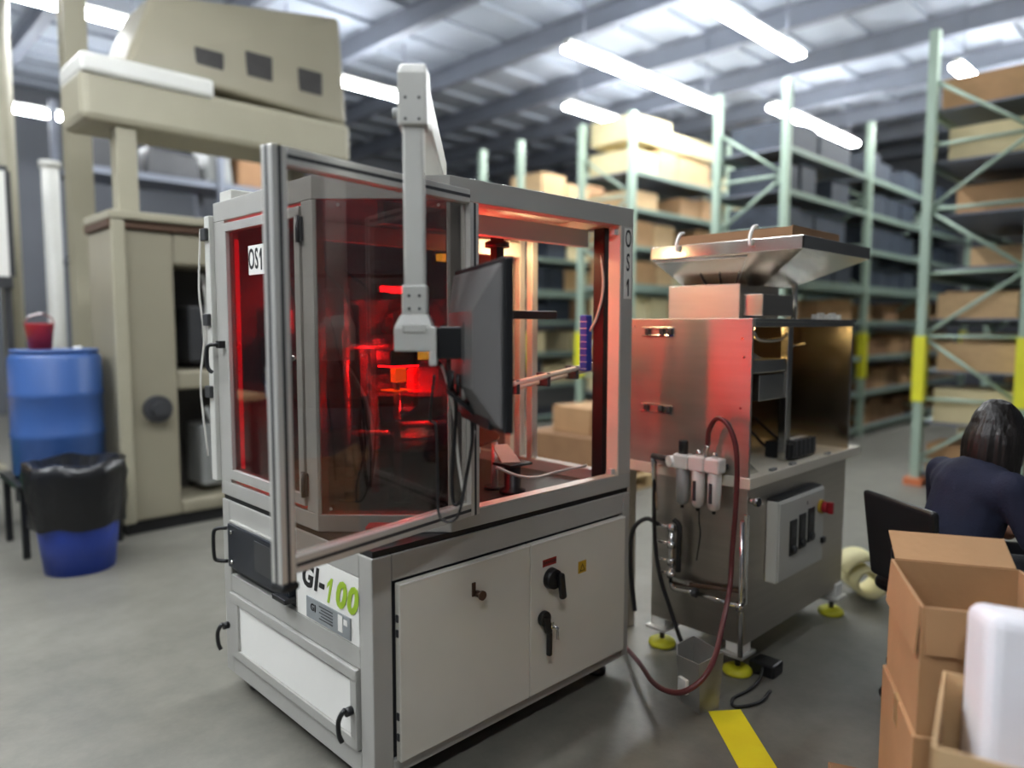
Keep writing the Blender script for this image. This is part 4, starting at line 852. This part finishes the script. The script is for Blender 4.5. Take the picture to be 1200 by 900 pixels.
for r, z in prof: vs += [(-.04+(r+.014*math.sin(9*a_*2*PI/nn+z*20))*math.cos(a_*2*PI/nn), 3.30+(r+.014*math.sin(9*a_*2*PI/nn+z*20))*math.sin(a_*2*PI/nn), z+.012*math.sin(5*a_*2*PI/nn)) for a_ in range(nn)]
bgm.add(vs, [(i*nn+k, i*nn+(k+1) % nn, (i+1)*nn+(k+1) % nn, (i+1)*nn+k) for i in range(len(prof)-1) for k in range(nn)]+[tuple(range((len(prof)-1)*nn, len(prof)*nn))], True)
bgm.build('bag_liner', M_bag, tc_)
# workbench and things along the left edge
wb = thing('workbench', 'grey workbench with a beige top behind the trash can', 'workbench', (-.9, 4.6, 0))
part('bench_top', M_wood, wb, (-1.7, 4.3, .88), (-.35, 5.0, .93), .006)
for xx in (-1.65, -.45):
    for yy in (4.35, 4.9): part('bench_leg', M_dkgrey, wb, (xx, yy, 0), (xx+.06, yy+.06, .88), 0)
part('bench_shelf', M_dkgrey, wb, (-1.6, 4.4, .28), (-.4, 4.95, .31), 0)
carton('cardboard_box', 'tan carton standing on the grey workbench', Matrix.Translation((-.62, 4.62, .931)), .4, .34, .42, M_card2)
tag(MB().box((-.75, 4.45, .311), (-.42, 4.85, .55)).box((-.77, 4.43, .55), (-.40, 4.87, .58)).build('lidded_tote', mat('green_tote', '#2f9a5e', .5), None, .01), 'green lidded tote on the lower shelf of the workbench', 'tote')
wbd = thing('white_panel', 'white board hanging in a dark frame beyond the workbench', 'board', (-.35, 5.6, 1.86))
part('board_face', M_whitep, wbd, (-.95, 5.58, 1.96), (.06, 5.60, 2.85), .003)
for a, b in (((-.97, 5.57, 1.86), (.08, 5.63, 1.96)), ((-.97, 5.57, 2.85), (.08, 5.63, 2.89)), ((.06, 5.57, 1.96), (.10, 5.63, 2.85)), ((-1.0, 5.57, 1.96), (-.95, 5.63, 2.85))): part('board_frame', M_dkgrey, wbd, a, b, .004)
for xx in (-.9, .02): MB().box((xx, 5.6, 0), (xx+.05, 5.66, 1.9)).build('board_leg', M_dkgrey, wbd)
for k, (xx, yy, z0, z1, r, m) in enumerate(((.42, 5.7, 0, 3.0, .07, M_ltgrey), (.68, 5.6, 0, 2.6, .045, M_ltgrey), (.25, 6.6, 0, ZC-.33, .09, M_beige2))):
    p = MB().cyl((xx, yy, z0), (xx, yy, z1), r, 16).lathe([(r*1.6, 0), (r*1.6, .02)], (xx, yy, z0), 16)
    if k < 2: p.lathe([(r*1.25, 0), (r*1.25, .06)], (xx, yy, z1-.06), 16)
    tag(p.build('standpipe', m), ['thick pale grey standpipe behind the beige press', 'thin pale grey standpipe beside the beige press', 'tall cream roof support pipe behind the standpipes'][k], 'pipe')
for k, (xx, yy) in enumerate(((.55, 5.3), (.1, 7.6))):
    c = MB().box((xx-.09, yy-.09, 0), (xx+.09, yy-.07, ZC-.33)).box((xx-.09, yy+.07, 0), (xx+.09, yy+.09, ZC-.33)).box((xx-.01, yy-.07, 0), (xx+.01, yy+.07, ZC-.33)).box((xx-.16, yy-.16, 0), (xx+.16, yy+.16, .03))
    tag(c.build('roof_column', M_beige2), ['cream steel roof column rising behind the beige press', 'cream steel roof column far beyond the white board'][k], 'column')
# far rack-like frame with pipes beyond the press
fr_ = thing('storage_rack', 'grey storage rack with dull bundles on the far side beyond the press', 'rack', (3.0, 8.6, 0))
for xx in (1.2, 3.0, 4.8):
    for yy in (8.2, 9.0): part('frame_post', M_purlin, fr_, (xx-.04, yy-.04, 0), (xx+.04, yy+.04, 4.4), 0)
for z in (1.2, 2.4, 3.5): part('frame_shelf', M_purlin, fr_, (1.2, 8.2, z-.08), (4.8, 9.0, z), 0)
for z in (1.2, 2.4, 3.5):
    x = 1.3
    while x < 4.5:
        ww = random.uniform(.4, .8); hh_ = random.uniform(.35, .8)
        if random.random() < .8:
            t = MB().hull8([(x, 8.3, z+.001), (x+ww-.05, 8.3, z+.001), (x+ww-.05, 8.9, z+.001), (x, 8.9, z+.001)], [(x+.04, 8.33, z+hh_), (x+ww-.1, 8.33, z+hh_-.05), (x+ww-.1, 8.87, z+hh_-.05), (x+.04, 8.87, z+hh_)]).build('wrapped_bundle', random.choice([M_grey, M_dkgrey, M_dkgrey, M_card3]), None, .04)
            tag(t, 'dull wrapped bundle on the %s of the far storage rack' % {1.2: 'low shelf', 2.4: 'middle shelf', 3.5: 'high shelf'}[z], 'bundle', 'bundles on the far storage frame')
        x += ww
